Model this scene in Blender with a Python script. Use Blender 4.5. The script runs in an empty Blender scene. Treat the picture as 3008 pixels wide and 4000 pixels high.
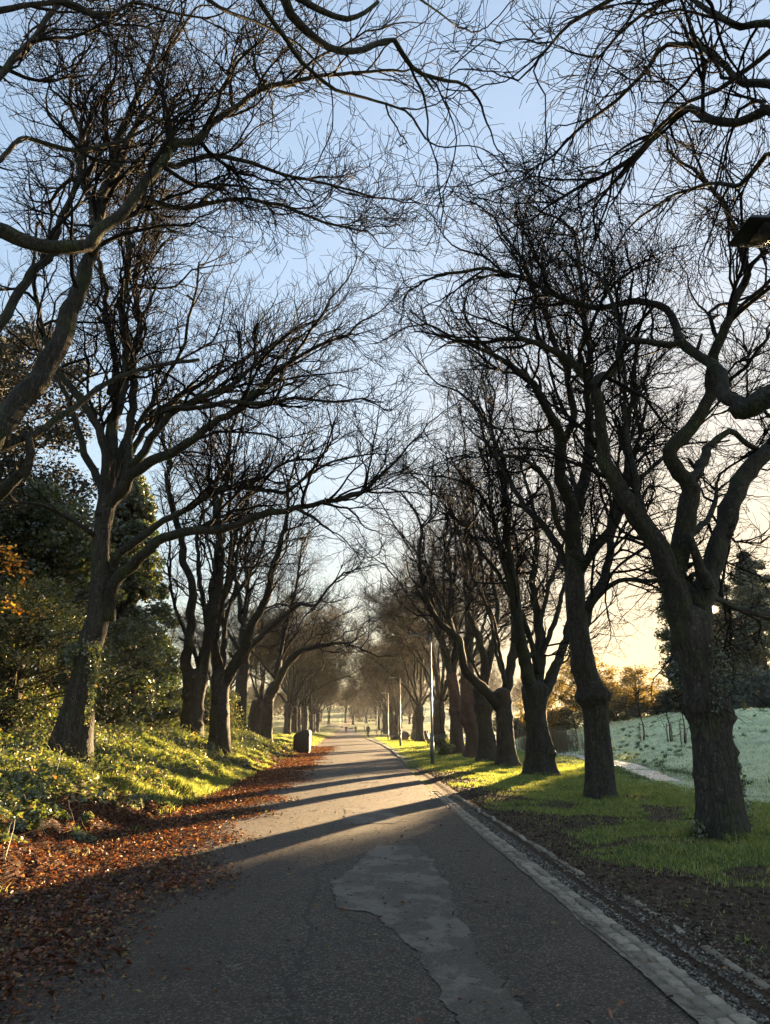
import bpy, bmesh, math, random
import numpy as np
from math import radians as RD, sin, cos, pi

# ------------------------------------------------------------------ camera, sky, sun, exposure
SC = bpy.context.scene
COL = SC.collection
SKYK, SKYG = 0.80, 2.0
PITCH, YAW, CAMH, FPX = RD(16.8), RD(2.25), 1.6, 2773.0
SUN_AZ, SUN_EL = RD(27.2), RD(8.17)
cd = bpy.data.cameras.new("camera")
cam = bpy.data.objects.new("camera", cd); COL.objects.link(cam)
cam.location = (0, 0, CAMH)
cam.rotation_euler = (pi / 2 + PITCH, 0, -YAW)
cd.sensor_fit = 'VERTICAL'; cd.sensor_height = 36.0
cd.lens = 36.0 * FPX / 4000.0
cd.clip_start = 0.05; cd.clip_end = 5000
SC.camera = cam

SUNV = np.array([sin(SUN_AZ) * cos(SUN_EL), cos(SUN_AZ) * cos(SUN_EL), sin(SUN_EL)])
W = bpy.data.worlds.new("World"); SC.world = W; W.use_nodes = True
nt = W.node_tree; nt.nodes.clear()
o_ = nt.nodes.new('ShaderNodeOutputWorld'); bg = nt.nodes.new('ShaderNodeBackground')
sky = nt.nodes.new('ShaderNodeTexSky'); sky.sky_type = 'NISHITA'; sky.sun_disc = False
sky.sun_elevation = SUN_EL; sky.sun_rotation = SUN_AZ
sky.air_density = 1.0; sky.dust_density = 0.75; sky.ozone_density = 1.3; sky.altitude = 60
bg.inputs['Strength'].default_value = 0.05
# the low sun itself: a half degree disc with a narrow aureole in the sky
geo = nt.nodes.new('ShaderNodeNewGeometry')
dot = nt.nodes.new('ShaderNodeVectorMath'); dot.operation = 'DOT_PRODUCT'
dot.inputs[1].default_value = tuple(-SUNV)
nt.links.new(geo.outputs['Incoming'], dot.inputs[0])
disc = nt.nodes.new('ShaderNodeMapRange'); disc.inputs['From Min'].default_value = cos(RD(0.26))
disc.inputs['From Max'].default_value = cos(RD(0.16)); disc.inputs['To Max'].default_value = 60.0
nt.links.new(dot.outputs['Value'], disc.inputs['Value'])
tint = nt.nodes.new('ShaderNodeVectorMath'); tint.operation = 'SCALE'
tint.inputs[0].default_value = (1.0, 0.72, 0.38)
nt.links.new(disc.outputs['Result'], tint.inputs['Scale'])
# the sky tone is rolled off toward the sun: c / (1 + k*luminance)
lum = nt.nodes.new('ShaderNodeRGBToBW'); nt.links.new(sky.outputs['Color'], lum.inputs[0])
ml_ = nt.nodes.new('ShaderNodeMath'); ml_.operation = 'MULTIPLY_ADD'; ml_.inputs[1].default_value = SKYK; ml_.inputs[2].default_value = 1.0
nt.links.new(lum.outputs[0], ml_.inputs[0])
dv = nt.nodes.new('ShaderNodeMath'); dv.operation = 'DIVIDE'; dv.inputs[0].default_value = SKYG; nt.links.new(ml_.outputs[0], dv.inputs[1])
scl = nt.nodes.new('ShaderNodeVectorMath'); scl.operation = 'SCALE'
nt.links.new(sky.outputs['Color'], scl.inputs[0]); nt.links.new(dv.outputs[0], scl.inputs['Scale'])
addn = nt.nodes.new('ShaderNodeVectorMath'); addn.operation = 'ADD'
hs = nt.nodes.new('ShaderNodeHueSaturation'); hs.inputs['Saturation'].default_value = 0.84
nt.links.new(scl.outputs[0], hs.inputs['Color']); nt.links.new(hs.outputs[0], addn.inputs[0]); nt.links.new(tint.outputs[0], addn.inputs[1])
nt.links.new(addn.outputs[0], bg.inputs['Color'])
nt.links.new(bg.outputs[0], o_.inputs['Surface'])
W.cycles.sampling_method = 'MANUAL'; W.cycles.sample_map_resolution = 1024

sd = bpy.data.lights.new("sun", 'SUN'); sd.energy = 5.0; sd.angle = RD(0.5)
sd.color = (1.0, 0.69, 0.36)
so = bpy.data.objects.new("sun", sd); COL.objects.link(so)
so.rotation_euler = (pi / 2 - SUN_EL, 0, pi - SUN_AZ)

vs = SC.view_settings
vs.view_transform = 'Standard'; vs.look = 'None'; vs.gamma = 1; vs.use_curve_mapping = False
vs.exposure = 3.2
SC.cycles.max_bounces = 6; SC.cycles.diffuse_bounces = 3; SC.cycles.glossy_bounces = 2
SC.cycles.transmission_bounces = 4; SC.cycles.volume_bounces = 0
SC.cycles.use_denoising = True
SC.cycles.sample_clamp_indirect = 4.0

rng = np.random.default_rng(7)
HAZE = 0.00016
random.seed(7)

# ------------------------------------------------------------------ helpers
def ray(xd, yd):
    """direction through a point of the photograph (given on a 1663 px wide copy)"""
    x, y = xd * 1.8088 - 1504, -(yd * 1.8088 - 2000)
    c, s = cos(PITCH), sin(PITCH)
    X, Y, Z = x, FPX * c - y * s, FPX * s + y * c
    ca, sa = cos(YAW), sin(YAW)
    return np.array([X * ca + Y * sa, -X * sa + Y * ca, Z])

def at(xd, yd, dep):
    r = ray(xd, yd)
    return np.array([0, 0, CAMH]) + r * (dep / r[1])

def gnd(xd, yd, z=0.0):
    r = ray(xd, yd); t = (z - CAMH) / r[2]
    return r[0] * t, r[1] * t

def mesh_from(name, V, F, mat, parent=None, smooth=False, attrs=None):
    """V (n,3), F a list of (m,k) index arrays"""
    me = bpy.data.meshes.new(name)
    V = np.ascontiguousarray(V, dtype=np.float32)
    if not isinstance(F, (list, tuple)): F = [F]
    F = [np.asarray(f, dtype=np.int32) for f in F if len(f)]
    idx = np.concatenate([f.ravel() for f in F])
    used = np.unique(idx)
    if len(used) < len(V) and not attrs:
        re_ = np.full(len(V), -1, np.int32); re_[used] = np.arange(len(used)); V = np.ascontiguousarray(V[used]); idx = re_[idx]
    tot = np.concatenate([np.full(len(f), f.shape[1], np.int32) for f in F])
    st = np.concatenate([[0], np.cumsum(tot)[:-1]]).astype(np.int32)
    me.vertices.add(len(V)); me.vertices.foreach_set('co', V.ravel())
    me.loops.add(len(idx)); me.loops.foreach_set('vertex_index', idx)
    me.polygons.add(len(tot)); me.polygons.foreach_set('loop_start', st)
    if smooth: me.polygons.foreach_set('use_smooth', np.ones(len(tot), bool))
    me.update(calc_edges=True)
    if attrs:
        for k, a in attrs.items():
            at_ = me.attributes.new(k, 'FLOAT', 'POINT')
            at_.data.foreach_set('value', np.ascontiguousarray(a, dtype=np.float32))
    if isinstance(mat, (list, tuple)):
        for m in mat: me.materials.append(m)
    else: me.materials.append(mat)
    o = bpy.data.objects.new(name, me); COL.objects.link(o)
    if parent is not None: o.parent = parent
    return o

def tag(o, label=None, cat=None, group=None, kind=None):
    if label: o['label'] = label
    if cat: o['category'] = cat
    if group: o['group'] = group
    if kind: o['kind'] = kind
    return o

def empty(name, loc, label, cat, group=None, rz=0.0):
    o = bpy.data.objects.new(name, None); COL.objects.link(o)
    o.empty_display_size = 0.3
    o.location = tuple(float(v) for v in loc); o.rotation_euler = (0, 0, rz)
    tag(o, label, cat, group); return o

def copy_tree(root, loc, rz, scale, label, group):
    r = root.copy(); COL.objects.link(r)
    r.location = tuple(float(v) for v in loc); r.rotation_euler = (0, 0, rz); r.scale = scale
    r['label'] = label
    if group: r['group'] = group
    for ch in list(root.children):
        c = ch.copy(); COL.objects.link(c); c.parent = r
        for g in list(ch.children):
            d = g.copy(); COL.objects.link(d); d.parent = c
    return r

def norm(v): return v / np.maximum(np.linalg.norm(v, axis=-1, keepdims=True), 1e-9)

class Bag:
    """collects vertices and faces of one part"""
    def __init__(s): s.V = []; s.F = []; s.n = 0
    def add(s, V, F):
        V = np.asarray(V, float).reshape(-1, 3)
        if not isinstance(F, (list, tuple)): F = [F]
        s.V.append(V); s.F += [np.asarray(f) + s.n for f in F if len(f)]; s.n += len(V)
    def make(s, name, mat, parent=None, smooth=False, origin=None):
        V = np.concatenate(s.V)
        if origin is not None: V = V - np.asarray(origin, float)
        return mesh_from(name, V, s.F, mat, parent, smooth)

def tubes(P, R, k=3, rmod=None, cap=False):
    """P (B,S,3), R (B,S) -> V, F"""
    B, S, _ = P.shape
    T = np.empty_like(P); T[:, 1:-1] = P[:, 2:] - P[:, :-2]; T[:, 0] = P[:, 1] - P[:, 0]; T[:, -1] = P[:, -1] - P[:, -2]
    T = norm(T)
    main = norm(P[:, -1] - P[:, 0])
    ref = np.where(np.abs(main[:, 2:3]) < 0.8, np.array([[0, 0, 1.0]]), np.array([[1.0, 0.13, 0]]))
    U = norm(np.cross(T, ref[:, None, :])); Wv = np.cross(T, U)
    a = np.arange(k) * 2 * pi / k
    rr = R[:, :, None] if rmod is None else R[:, :, None] * rmod
    V = P[:, :, None, :] + rr[..., None] * (U[:, :, None, :] * np.cos(a)[None, None, :, None] + Wv[:, :, None, :] * np.sin(a)[None, None, :, None])
    i = np.arange(k); j = (i + 1) % k
    s = np.arange(S - 1)[:, None]
    f = np.stack([s * k + i, s * k + j, (s + 1) * k + j, (s + 1) * k + i], -1).reshape(-1, 4)
    F = (np.arange(B)[:, None, None] * (S * k) + f[None]).reshape(-1, 4)
    Fs = [F]
    if cap:
        Fs.append((np.arange(B)[:, None] * (S * k) + (S - 1) * k + i[None]).reshape(-1, k))
        Fs.append((np.arange(B)[:, None] * (S * k) + i[::-1][None]).reshape(-1, k))
    return V.reshape(-1, 3), Fs

_ph = np.random.default_rng(99)
_W = [(_ph.normal(size=(6, 2)), _ph.uniform(0, 6.28, 6)) for _ in range(8)]
def nz(x, y, scale=1.0, k=0):
    """cheap smooth noise about -1..1"""
    x = np.asarray(x, float); y = np.asarray(y, float)
    w, p = _W[k % 8]; s = 0
    for m in range(6): s = s + np.sin((x * w[m, 0] + y * w[m, 1]) * scale * (1 + .35 * m) + p[m])
    return s / 3.2

def sst(a, b, x):
    t = np.clip((np.asarray(x, float) - a) / (b - a), 0, 1); return t * t * (3 - 2 * t)

# ------------------------------------------------------------------ terrain
CRK = np.array([[10.0, 8.0], [10.3, 18.0], [10.6, 24.0], [11.4, 29.0], [13.2, 37.0], [14.3, 46.0], [13.6, 58.0], [13.0, 75.0], [14, 100], [20, 150], [30, 260]])
def creek_x(y): return np.interp(y, CRK[:, 1], CRK[:, 0])
def bank_h(y): return 1.15 + 0.12 * np.sin(y * .35) - 0.55 * sst(36, 56, y) - .25 * sst(80, 140, y)
def hz(x, y):
    x = np.asarray(x, float); y = np.asarray(y, float)
    # left bank
    e = -3.05 + .22 * nz(x * 0, y, .45, 1) - .25 * sst(14, 30, y) * 0
    wd = 3.5 + .6 * sst(36, 56, y)
    t = np.clip((e - x) / wd, 0, 1)
    z = bank_h(y) * (t * t * (3 - 2 * t)) + .10 * nz(x, y, 1.7, 2) * sst(0, .3, t) + .05 * nz(x, y, 5.0, 3) * sst(0, .2, t)
    z = z + .5 * sst(8, 30, -x)
    # right verge and stream, then the frosted field rising
    cx = creek_x(y); u = x - cx
    z = z + .035 * nz(x, y, 1.1, 4) * sst(2.8, 4, x) + .02 * nz(x, y, 4.1, 5) * sst(2.8, 4, x)
    z = z - .12 * sst(7, 10, x) * (u < 0) - .12 * (u >= 0)
    up = np.clip(u - 1.2, 0, 17)
    z = z + (.17 * up + .03 * np.clip(u - 18, 0, 60)) * (1 - .5 * sst(75, 130, y)) * sst(2, 20, y)
    z = z + (.14 * nz(x, y, .8, 6) + .10 * nz(x, y, 3.1, 7) + .07 * nz(x, y, 7.7, 2) * nz(x, y, 5.1, 3)) * sst(1.0, 5, u) * sst(140, 60, y)
    wet = np.where(y < 30.5, sst(25.3, 26.5, y), 1.0) * (1 - np.exp(-((y - 32.4) / .75) ** 2)) * (1 - .8 * np.exp(-((y - 44.5) / .8) ** 2))
    z = z - .28 * np.exp(-((u + .30 * nz(x * .4, y, 1.1, 5) + .12 * nz(x, y, 3.7, 3)) / (0.68 + .42 * sst(30, 38, y))) ** 4) * (.35 + .65 * wet)
    # far valley sides
    r = np.hypot(x, y - 40)
    z = z + 34 * sst(260, 900, r) + 3.0 * sst(150, 300, y) * sst(-400, 60, x)
    z = z - .03 * ((x > -3.0) & (x < 2.45))
    return z

def axis(parts):
    out = []
    for a, b, n in parts: out += list(np.linspace(a, b, n, endpoint=False))
    return np.array(out + [parts[-1][1]])
gx = axis([(-900, -120, 26), (-120, -30, 30), (-30, -9, 60), (-9, 9, 220), (9, 26, 130), (26, 60, 70), (60, 140, 40), (140, 900, 26)])
gy = axis([(-60, 2, 20), (2, 20, 220), (20, 60, 260), (60, 120, 120), (120, 300, 70), (300, 1300, 40)])
GX, GY = np.meshgrid(gx, gy)
GZ = hz(GX, GY)

def soil_mask(x, y):
    """bare trodden earth beside the kerb, breaking into patches under the trees"""
    edge = 3.5 + .7 * nz(x * .3, y, .5, 2) + .9 * sst(11, 4, y)
    m = 1 - sst(edge - .5, edge + .7, x + .35 * nz(x, y, 3.0, 3))
    patch = sst(.25, .7, nz(x, y, 1.3, 5) + .35 * nz(x, y, 4.2, 1)) * sst(8.5, 6.0, x) * sst(30, 18, y)
    m = np.maximum(m * (1 - .75 * sst(24, 34, y)), .8 * patch)
    return m * (x > 2.2)

def frost_mask(x, y):
    m = sst(-5.2, 3.2, x - creek_x(y) + .9 * nz(x, y, .8, 3))
    return np.maximum(m * (1 - .5 * sst(110, 160, y)), sst(165, 210, y) * .22)

def litter_mask(x, y):
    m = sst(-1.2, -2.6, x + .35 * nz(x, y, 1.2, 4)) * sst(-5.4, -3.9, x + .5 * nz(x, y, .9, 1)) * (1 - .4 * sst(40, 60, y))
    return m

# ------------------------------------------------------------------ materials
def mat(name):
    m = bpy.data.materials.new(name); m.use_nodes = True
    n = m.node_tree; n.nodes.clear(); return m, n
class NB:
    """small node builder"""
    def __init__(s, name):
        s.m, s.t = mat(name); s.out = s.n('OutputMaterial')
        s.pos = s.n('NewGeometry').outputs['Position']
    def n(s, typ, **kw):
        nd = s.t.nodes.new('ShaderNode' + typ)
        for k, v in kw.items(): setattr(nd, k, v)
        return nd
    def lk(s, a, b): s.t.links.new(a, b)
    def noise(s, scale, detail=4, rough=.6, vec=None, dist=0.0):
        nd = s.n('TexNoise'); nd.inputs['Scale'].default_value = scale; nd.inputs['Detail'].default_value = detail
        nd.inputs['Roughness'].default_value = rough; nd.inputs['Distortion'].default_value = dist
        s.lk(vec or s.pos, nd.inputs['Vector']); return nd.outputs['Fac']
    def vor(s, scale, feature='F1', out='Distance', vec=None):
        nd = s.n('TexVoronoi', feature=feature); nd.inputs['Scale'].default_value = scale
        s.lk(vec or s.pos, nd.inputs['Vector']); return nd.outputs[out]
    def scaled(s, v3, vec=None):
        nd = s.n('VectorMath', operation='MULTIPLY'); s.lk(vec or s.pos, nd.inputs[0]); nd.inputs[1].default_value = v3
        return nd.outputs[0]
    def ramp(s, fac, stops, mode='LINEAR'):
        nd = s.n('ValToRGB'); cr = nd.color_ramp; cr.interpolation = mode
        while len(cr.elements) < len(stops): cr.elements.new(.5)
        for e, (p, c) in zip(cr.elements, stops):
            e.position = p; e.color = (*c, 1) if len(c) == 3 else c
        s.lk(fac, nd.inputs['Fac']); return nd.outputs['Color']
    def mix(s, fac, a, b, blend='MIX'):
        nd = s.n('Mix', data_type='RGBA', blend_type=blend)
        for sock, v in ((nd.inputs[0], fac), (nd.inputs[6], a), (nd.inputs[7], b)):
            if isinstance(v, bpy.types.NodeSocket): s.lk(v, sock)
            elif isinstance(v, (int, float)): sock.default_value = v
            else: sock.default_value = (*v, 1)
        return nd.outputs[2]
    def math(s, op, a, b=0.0, clamp=False):
        nd = s.n('Math', operation=op); nd.use_clamp = clamp
        for sock, v in ((nd.inputs[0], a), (nd.inputs[1], b)):
            if isinstance(v, bpy.types.NodeSocket): s.lk(v, sock)
            else: sock.default_value = v
        return nd.outputs[0]
    def rng(s, v, a, b, c=0.0, d=1.0):
        nd = s.n('MapRange'); s.lk(v, nd.inputs[0])
        for i, q in enumerate((a, b, c, d)): nd.inputs[i + 1].default_value = q
        return nd.outputs[0]
    def attr(s, name):
        nd = s.n('Attribute'); nd.attribute_name = name; return nd.outputs['Fac']
    def bump(s, h, strength, dist, nrm=None):
        nd = s.n('Bump'); nd.inputs['Strength'].default_value = strength; nd.inputs['Distance'].default_value = dist
        s.lk(h, nd.inputs['Height'])
        if nrm is not None: s.lk(nrm, nd.inputs['Normal'])
        return nd.outputs[0]
    def pbr(s, color, rough=.9, bump=None, metal=0.0, spec=.5):
        p = s.n('BsdfPrincipled')
        for k, v in (('Base Color', color), ('Roughness', rough)):
            if isinstance(v, bpy.types.NodeSocket): s.lk(v, p.inputs[k])
            elif isinstance(v, (int, float)): p.inputs[k].default_value = v
            else: p.inputs[k].default_value = (*v, 1)
        p.inputs['Metallic'].default_value = metal; p.inputs['Specular IOR Level'].default_value = spec
        if bump is not None: s.lk(bump, p.inputs['Normal'])
        s.lk(p.outputs[0], s.out.inputs['Surface']); return p
    def leafy(s, color, trans=.45, rough=.5, gloss=.12, tcol=None):
        d = s.n('BsdfDiffuse'); t = s.n('BsdfTranslucent'); g = s.n('BsdfGlossy'); g.inputs['Roughness'].default_value = rough
        g.inputs['Color'].default_value = (.8, .8, .8, 1)
        for sh in (d, t):
            c = tcol if (sh is t and tcol is not None) else color
            if isinstance(c, bpy.types.NodeSocket): s.lk(c, sh.inputs['Color'])
            else: sh.inputs['Color'].default_value = (*c, 1)
        m1 = s.n('MixShader'); m1.inputs[0].default_value = trans; s.lk(d.outputs[0], m1.inputs[1]); s.lk(t.outputs[0], m1.inputs[2])
        m2 = s.n('MixShader'); m2.inputs[0].default_value = gloss; s.lk(m1.outputs[0], m2.inputs[1]); s.lk(g.outputs[0], m2.inputs[2])
        s.lk(m2.outputs[0], s.out.inputs['Surface'])

def leaf_mat(name, stops, trans=.45, gloss=.08, bright=1.6):
    b = NB(name)
    r = b.n('NewGeometry').outputs['Random Per Island']
    c = b.ramp(r, stops)
    c2 = b.mix(1.0, c, (bright, bright * .97, bright * .6), 'MULTIPLY')
    b.leafy(c, trans, .5, gloss, c2); return b.m

def bark_mat(name, base, light, moss=.35, vscale=9.0):
    b = NB(name)
    v = b.scaled((1, 1, .22))
    n1 = b.noise(vscale, 8, .7, v, .6)
    n2 = b.noise(2.2, 5, .6)
    cr = b.vor(vscale * 1.6, 'DISTANCE_TO_EDGE', 'Distance', b.n('VectorMath', operation='ADD').outputs[0])
    addv = [nd for nd in b.t.nodes if nd.type == 'VECT_MATH' and nd.operation == 'ADD'][0]
    dn = b.n('TexNoise'); dn.inputs['Scale'].default_value = 5; b.lk(v, dn.inputs['Vector'])
    sc = b.n('VectorMath', operation='SCALE'); b.lk(dn.outputs['Color'], sc.inputs[0]); sc.inputs['Scale'].default_value = .25
    b.lk(v, addv.inputs[0]); b.lk(sc.outputs[0], addv.inputs[1])
    c = b.mix(b.rng(n1, .35, .7), base, light)
    spot = b.rng(b.noise(14, 5, .75), .56, .62)
    c = b.mix(b.math('MULTIPLY', spot, .55), c, tuple(min(1, q * 2.0) for q in light))      # pale lichen
    mo = b.rng(n2, .5, .68)
    c = b.mix(b.math('MULTIPLY', mo, moss), c, (.055, .075, .018))
    edge = b.rng(cr, 0.0, .12)
    h = b.math('ADD', b.math('MULTIPLY', n1, .6), edge)
    c = b.mix(b.rng(cr, 0, .05, .55, 0), c, tuple(q * .45 for q in base))
    b.pbr(c, .88, b.bump(h, .9, .022), spec=.3); return b.m

M = {}
M['bark'] = bark_mat('bark', (.026, .021, .017), (.068, .057, .046))
M['bark_red'] = bark_mat('bark_reddish', (.06, .035, .025), (.13, .078, .055), .15)
M['limb'] = bark_mat('limb_bark', (.020, .017, .014), (.052, .045, .035), .6, 14)
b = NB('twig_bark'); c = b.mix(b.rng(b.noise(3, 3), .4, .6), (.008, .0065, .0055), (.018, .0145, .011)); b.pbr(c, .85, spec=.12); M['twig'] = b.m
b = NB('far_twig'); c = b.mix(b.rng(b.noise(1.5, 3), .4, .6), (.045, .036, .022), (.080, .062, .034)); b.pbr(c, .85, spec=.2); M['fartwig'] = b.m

# ground
b = NB('ground'); so_, fr, li = b.attr('soil'), b.attr('frost'), b.attr('litter')
n_f = b.noise(22, 6, .75); n_m = b.noise(2.0, 5, .65); n_l = b.noise(.35, 4, .6)
grass = b.ramp(n_f, [(.3, (.045, .070, .014)), (.55, (.095, .140, .028)), (.75, (.150, .200, .045))])
grass = b.mix(b.rng(n_m, .45, .7, 0, .5), grass, (.075, .085, .022))
earth = b.ramp(b.noise(30, 6, .8), [(.32, (.022, .013, .008)), (.52, (.080, .053, .034)), (.72, (.17, .12, .08))])
sm = b.rng(b.math('ADD', so_, b.math('MULTIPLY', b.math('SUBTRACT', n_f, .5), .9)), .35, .6)
c = b.mix(sm, grass, earth)
frost = b.ramp(n_f, [(.30, (.16, .22, .10)), (.46, (.62, .67, .37)), (.62, (.92, .90, .60))])
frost = b.mix(b.rng(n_m, .50, .68, 0, .55), frost, (.16, .25, .11))
frost = b.mix(b.rng(n_l, .52, .66, 0, .35), frost, (.30, .33, .22))
fm = b.rng(b.math('ADD', fr, b.math('MULTIPLY', b.math('SUBTRACT', n_m, .5), .8)), .2, .85)
c = b.mix(fm, c, frost)
lit = b.ramp(b.vor(24, 'F1', 'Color'), [(.2, (.030, .014, .008)), (.5, (.075, .030, .013)), (.8, (.14, .06, .024))])
c = b.mix(b.rng(b.math('ADD', li, b.math('MULTIPLY', b.math('SUBTRACT', n_f, .5), .6)), .3, .55), c, lit)
h = b.math('ADD', n_f, b.math('MULTIPLY', b.noise(6, 4, .7), 2.0))
b.pbr(c, .9, b.bump(h, 1.0, .05), spec=.2); M['ground'] = b.m

# road surfaces
def asphalt(name, dark, light, stone, patch=False):
    b = NB(name)
    big = b.noise(.55, 5, .62); fine = b.noise(160, 3, .7)
    vc = b.vor(78, 'F1', 'Color'); sep = b.n('SeparateColor'); b.lk(vc, sep.inputs[0])
    c = b.mix(b.rng(big, .35, .65), dark, light)
    st = b.rng(sep.outputs[0], .72, .86)
    c = b.mix(b.math('MULTIPLY', st, .5), c, stone)
    c = b.mix(b.rng(sep.outputs[1], .0, .25, .6, 0), c, tuple(q * .4 for q in dark))
    streak = b.noise(1.0, 6, .7, b.scaled((2.2, .25, 1)))
    c = b.mix(b.rng(streak, .52, .72, 0, .45), c, (.055, .04, .028))
    if patch:
        stn = b.rng(b.math('ADD', b.noise(1.7, 5, .6, b.scaled((1, .8, 1))), b.math('MULTIPLY', b.noise(18, 4, .7), .25)), .60, .68)
        c = b.mix(b.math('MULTIPLY', stn, .42), c, (.24, .205, .16))
    else:
        # tar joint wandering along the middle of the road
        sx = b.n('SeparateXYZ'); b.lk(b.pos, sx.inputs[0])
        wob = b.math('MULTIPLY', b.math('SUBTRACT', b.noise(.9, 5, .75, b.scaled((0, 1, 0))), .5), .55)
        d = b.math('ABSOLUTE', b.math('ADD', b.math('ADD', sx.outputs[0], .38), wob))
        c = b.mix(b.rng(d, .008, .022, .75, 0), c, (.012, .011, .010))
        ce = b.n('VectorMath', operation='ADD'); b.lk(b.pos, ce.inputs[0]); cn = b.n('TexNoise'); cn.inputs['Scale'].default_value = 2.5; cn.inputs['Detail'].default_value = 5; b.lk(b.pos, cn.inputs['Vector'])
        cs = b.n('VectorMath', operation='SCALE'); b.lk(cn.outputs['Color'], cs.inputs[0]); cs.inputs['Scale'].default_value = .5; b.lk(cs.outputs[0], ce.inputs[1])
        ck = b.vor(.9, 'DISTANCE_TO_EDGE', 'Distance', ce.outputs[0])
        ckm = b.math('MULTIPLY', b.rng(ck, .004, .016, 1, 0), b.rng(b.noise(.7, 3), .50, .58))
        c = b.mix(b.math('MULTIPLY', ckm, .75), c, (.010, .009, .008))
        c = b.mix(b.rng(b.noise(1.3, 6, .7, b.scaled((1, .5, 1))), .55, .66, 0, .5), c, (.016, .014, .012))
        # fines and moss creeping in at the left side
        mo = b.math('MULTIPLY', b.rng(sx.outputs[0], -.3, -1.9), b.rng(b.noise(3.5, 6, .75), .42, .62))
        c = b.mix(b.math('MULTIPLY', mo, .7), c, (.060, .034, .019))
    h = b.math('ADD', b.math('MULTIPLY', b.vor(78, 'F1', 'Distance'), -1.0), b.math('MULTIPLY', fine, .6))
    h = b.math('ADD', h, b.math('MULTIPLY', b.noise(9, 4, .6), .8 if not patch else .3))
    b.pbr(c, b.rng(fine, .3, .7, .55, .8), b.bump(h, .9 if not patch else .45, .010), spec=.45); return b.m
M['road'] = asphalt('asphalt', (.022, .0165, .0115), (.050, .037, .0245), (.30, .23, .155))
M['patch'] = asphalt('patch_asphalt', (.054, .041, .028), (.084, .064, .044), (.15, .14, .125), True)
b = NB('sett_stone'); r = b.n('NewGeometry').outputs['Random Per Island']
c = b.ramp(r, [(0, (.20, .162, .118)), (.5, (.30, .245, .180)), (1, (.40, .335, .255))])
c = b.mix(b.rng(b.noise(14, 6, .7), .45, .7, 0, .6), c, (.075, .066, .052))
b.pbr(c, .85, b.bump(b.noise(45, 5, .7), .8, .012), spec=.3); M['sett'] = b.m
b = NB('mortar'); c = b.ramp(b.noise(9, 7, .75), [(.35, (.07, .054, .040)), (.55, (.21, .172, .128)), (.75, (.38, .315, .240))])
b.pbr(c, .9, b.bump(b.noise(30, 5, .7), .7, .01), spec=.3); M['mortar'] = b.m
b = NB('gravel'); r = b.n('NewGeometry').outputs['Random Per Island']
c = b.ramp(r, [(0, (.045, .035, .026)), (.5, (.12, .099, .077)), (.9, (.22, .185, .145)), (1, (.42, .37, .31))]); b.pbr(c, .8, spec=.35); M['gravel'] = b.m
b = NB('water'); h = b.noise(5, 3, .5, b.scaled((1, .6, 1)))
wc_ = b.ramp(b.noise(7, 6, .75, b.scaled((1, .35, 1))), [(.38, (.03, .045, .04)), (.50, (.42, .47, .48)), (.60, (.84, .90, .92))])  # pale mottling painted into the water colour stands in for reflected sky
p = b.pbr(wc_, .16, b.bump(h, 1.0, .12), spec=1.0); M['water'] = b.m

# foliage
M['fallen'] = leaf_mat('fallen_leaf', [(0, (.028, .012, .007)), (.42, (.080, .026, .011)), (.70, (.16, .050, .018)), (.88, (.28, .10, .030)), (.96, (.36, .22, .09)), (1, (.14, .17, .03))], .3, .06, 1.3)
b = NB('clod'); r = b.n('NewGeometry').outputs['Random Per Island']
b.pbr(b.ramp(r, [(0, (.02, .013, .009)), (.6, (.07, .048, .033)), (1, (.17, .125, .09))]), .95, spec=.15); M['clod'] = b.m
M['deadleaf'] = leaf_mat('dead_leaf', [(0, (.03, .018, .012)), (.6, (.10, .055, .030)), (.95, (.22, .14, .08)), (1, (.34, .15, .04))], .2, .05, 1.2)
M['grass'] = leaf_mat('grass_blade', [(0, (.075, .115, .022)), (.45, (.14, .19, .040)), (.78, (.25, .28, .07)), (1, (.40, .34, .17))], .5, .05, 1.9)
M['tuft'] = leaf_mat('tuft_blade', [(0, (.02, .04, .01)), (.6, (.05, .085, .025)), (1, (.16, .22, .11))], .4, .05, 1.4)
M['frostgrass'] = leaf_mat('frosted_blade', [(0, (.16, .26, .12)), (.5, (.52, .60, .36)), (1, (.84, .84, .60))], .25, .05, 1.05)
M['bramble'] = leaf_mat('undergrowth_leaf', [(0, (.030, .050, .010)), (.45, (.062, .088, .016)), (.82, (.13, .145, .026)), (.96, (.24, .21, .06)), (1, (.34, .15, .04))], .45, .13, 2.1)
M['evergreen'] = leaf_mat('evergreen_leaf', [(0, (.018, .034, .009)), (.6, (.045, .072, .015)), (.92, (.10, .12, .024)), (1, (.20, .14, .03))], .35, .14, 2.0)
M['yellowleaf'] = leaf_mat('yellow_green_leaf', [(0, (.065, .080, .014)), (.5, (.14, .155, .026)), (.85, (.26, .24, .04)), (1, (.45, .34, .05))], .45, .10, 2.0)
M['orangeleaf'] = leaf_mat('orange_leaf', [(0, (.22, .08, .015)), (.5, (.36, .17, .02)), (.8, (.42, .26, .03)), (1, (.18, .16, .03))], .5, .05, 1.3)
M['darkleaf'] = leaf_mat('dark_ivy_leaf', [(0, (.012, .022, .008)), (.6, (.024, .040, .012)), (1, (.050, .062, .016))], .2, .14, 1.4)
M['olive'] = leaf_mat('olive_green_leaf', [(0, (.022, .032, .008)), (.5, (.055, .065, .014)), (.85, (.11, .11, .022)), (1, (.28, .22, .04))], .4, .1, 1.8)
M['farwood'] = leaf_mat('far_wood_leaf', [(0, (.035, .030, .016)), (.6, (.06, .05, .028)), (1, (.085, .07, .04))], .2, .03, 1.2)
M['autumnleaf'] = leaf_mat('autumn_shrub_leaf', [(0, (.070, .055, .014)), (.5, (.14, .105, .022)), (1, (.26, .17, .03))], .5, .05, 1.6)
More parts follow.
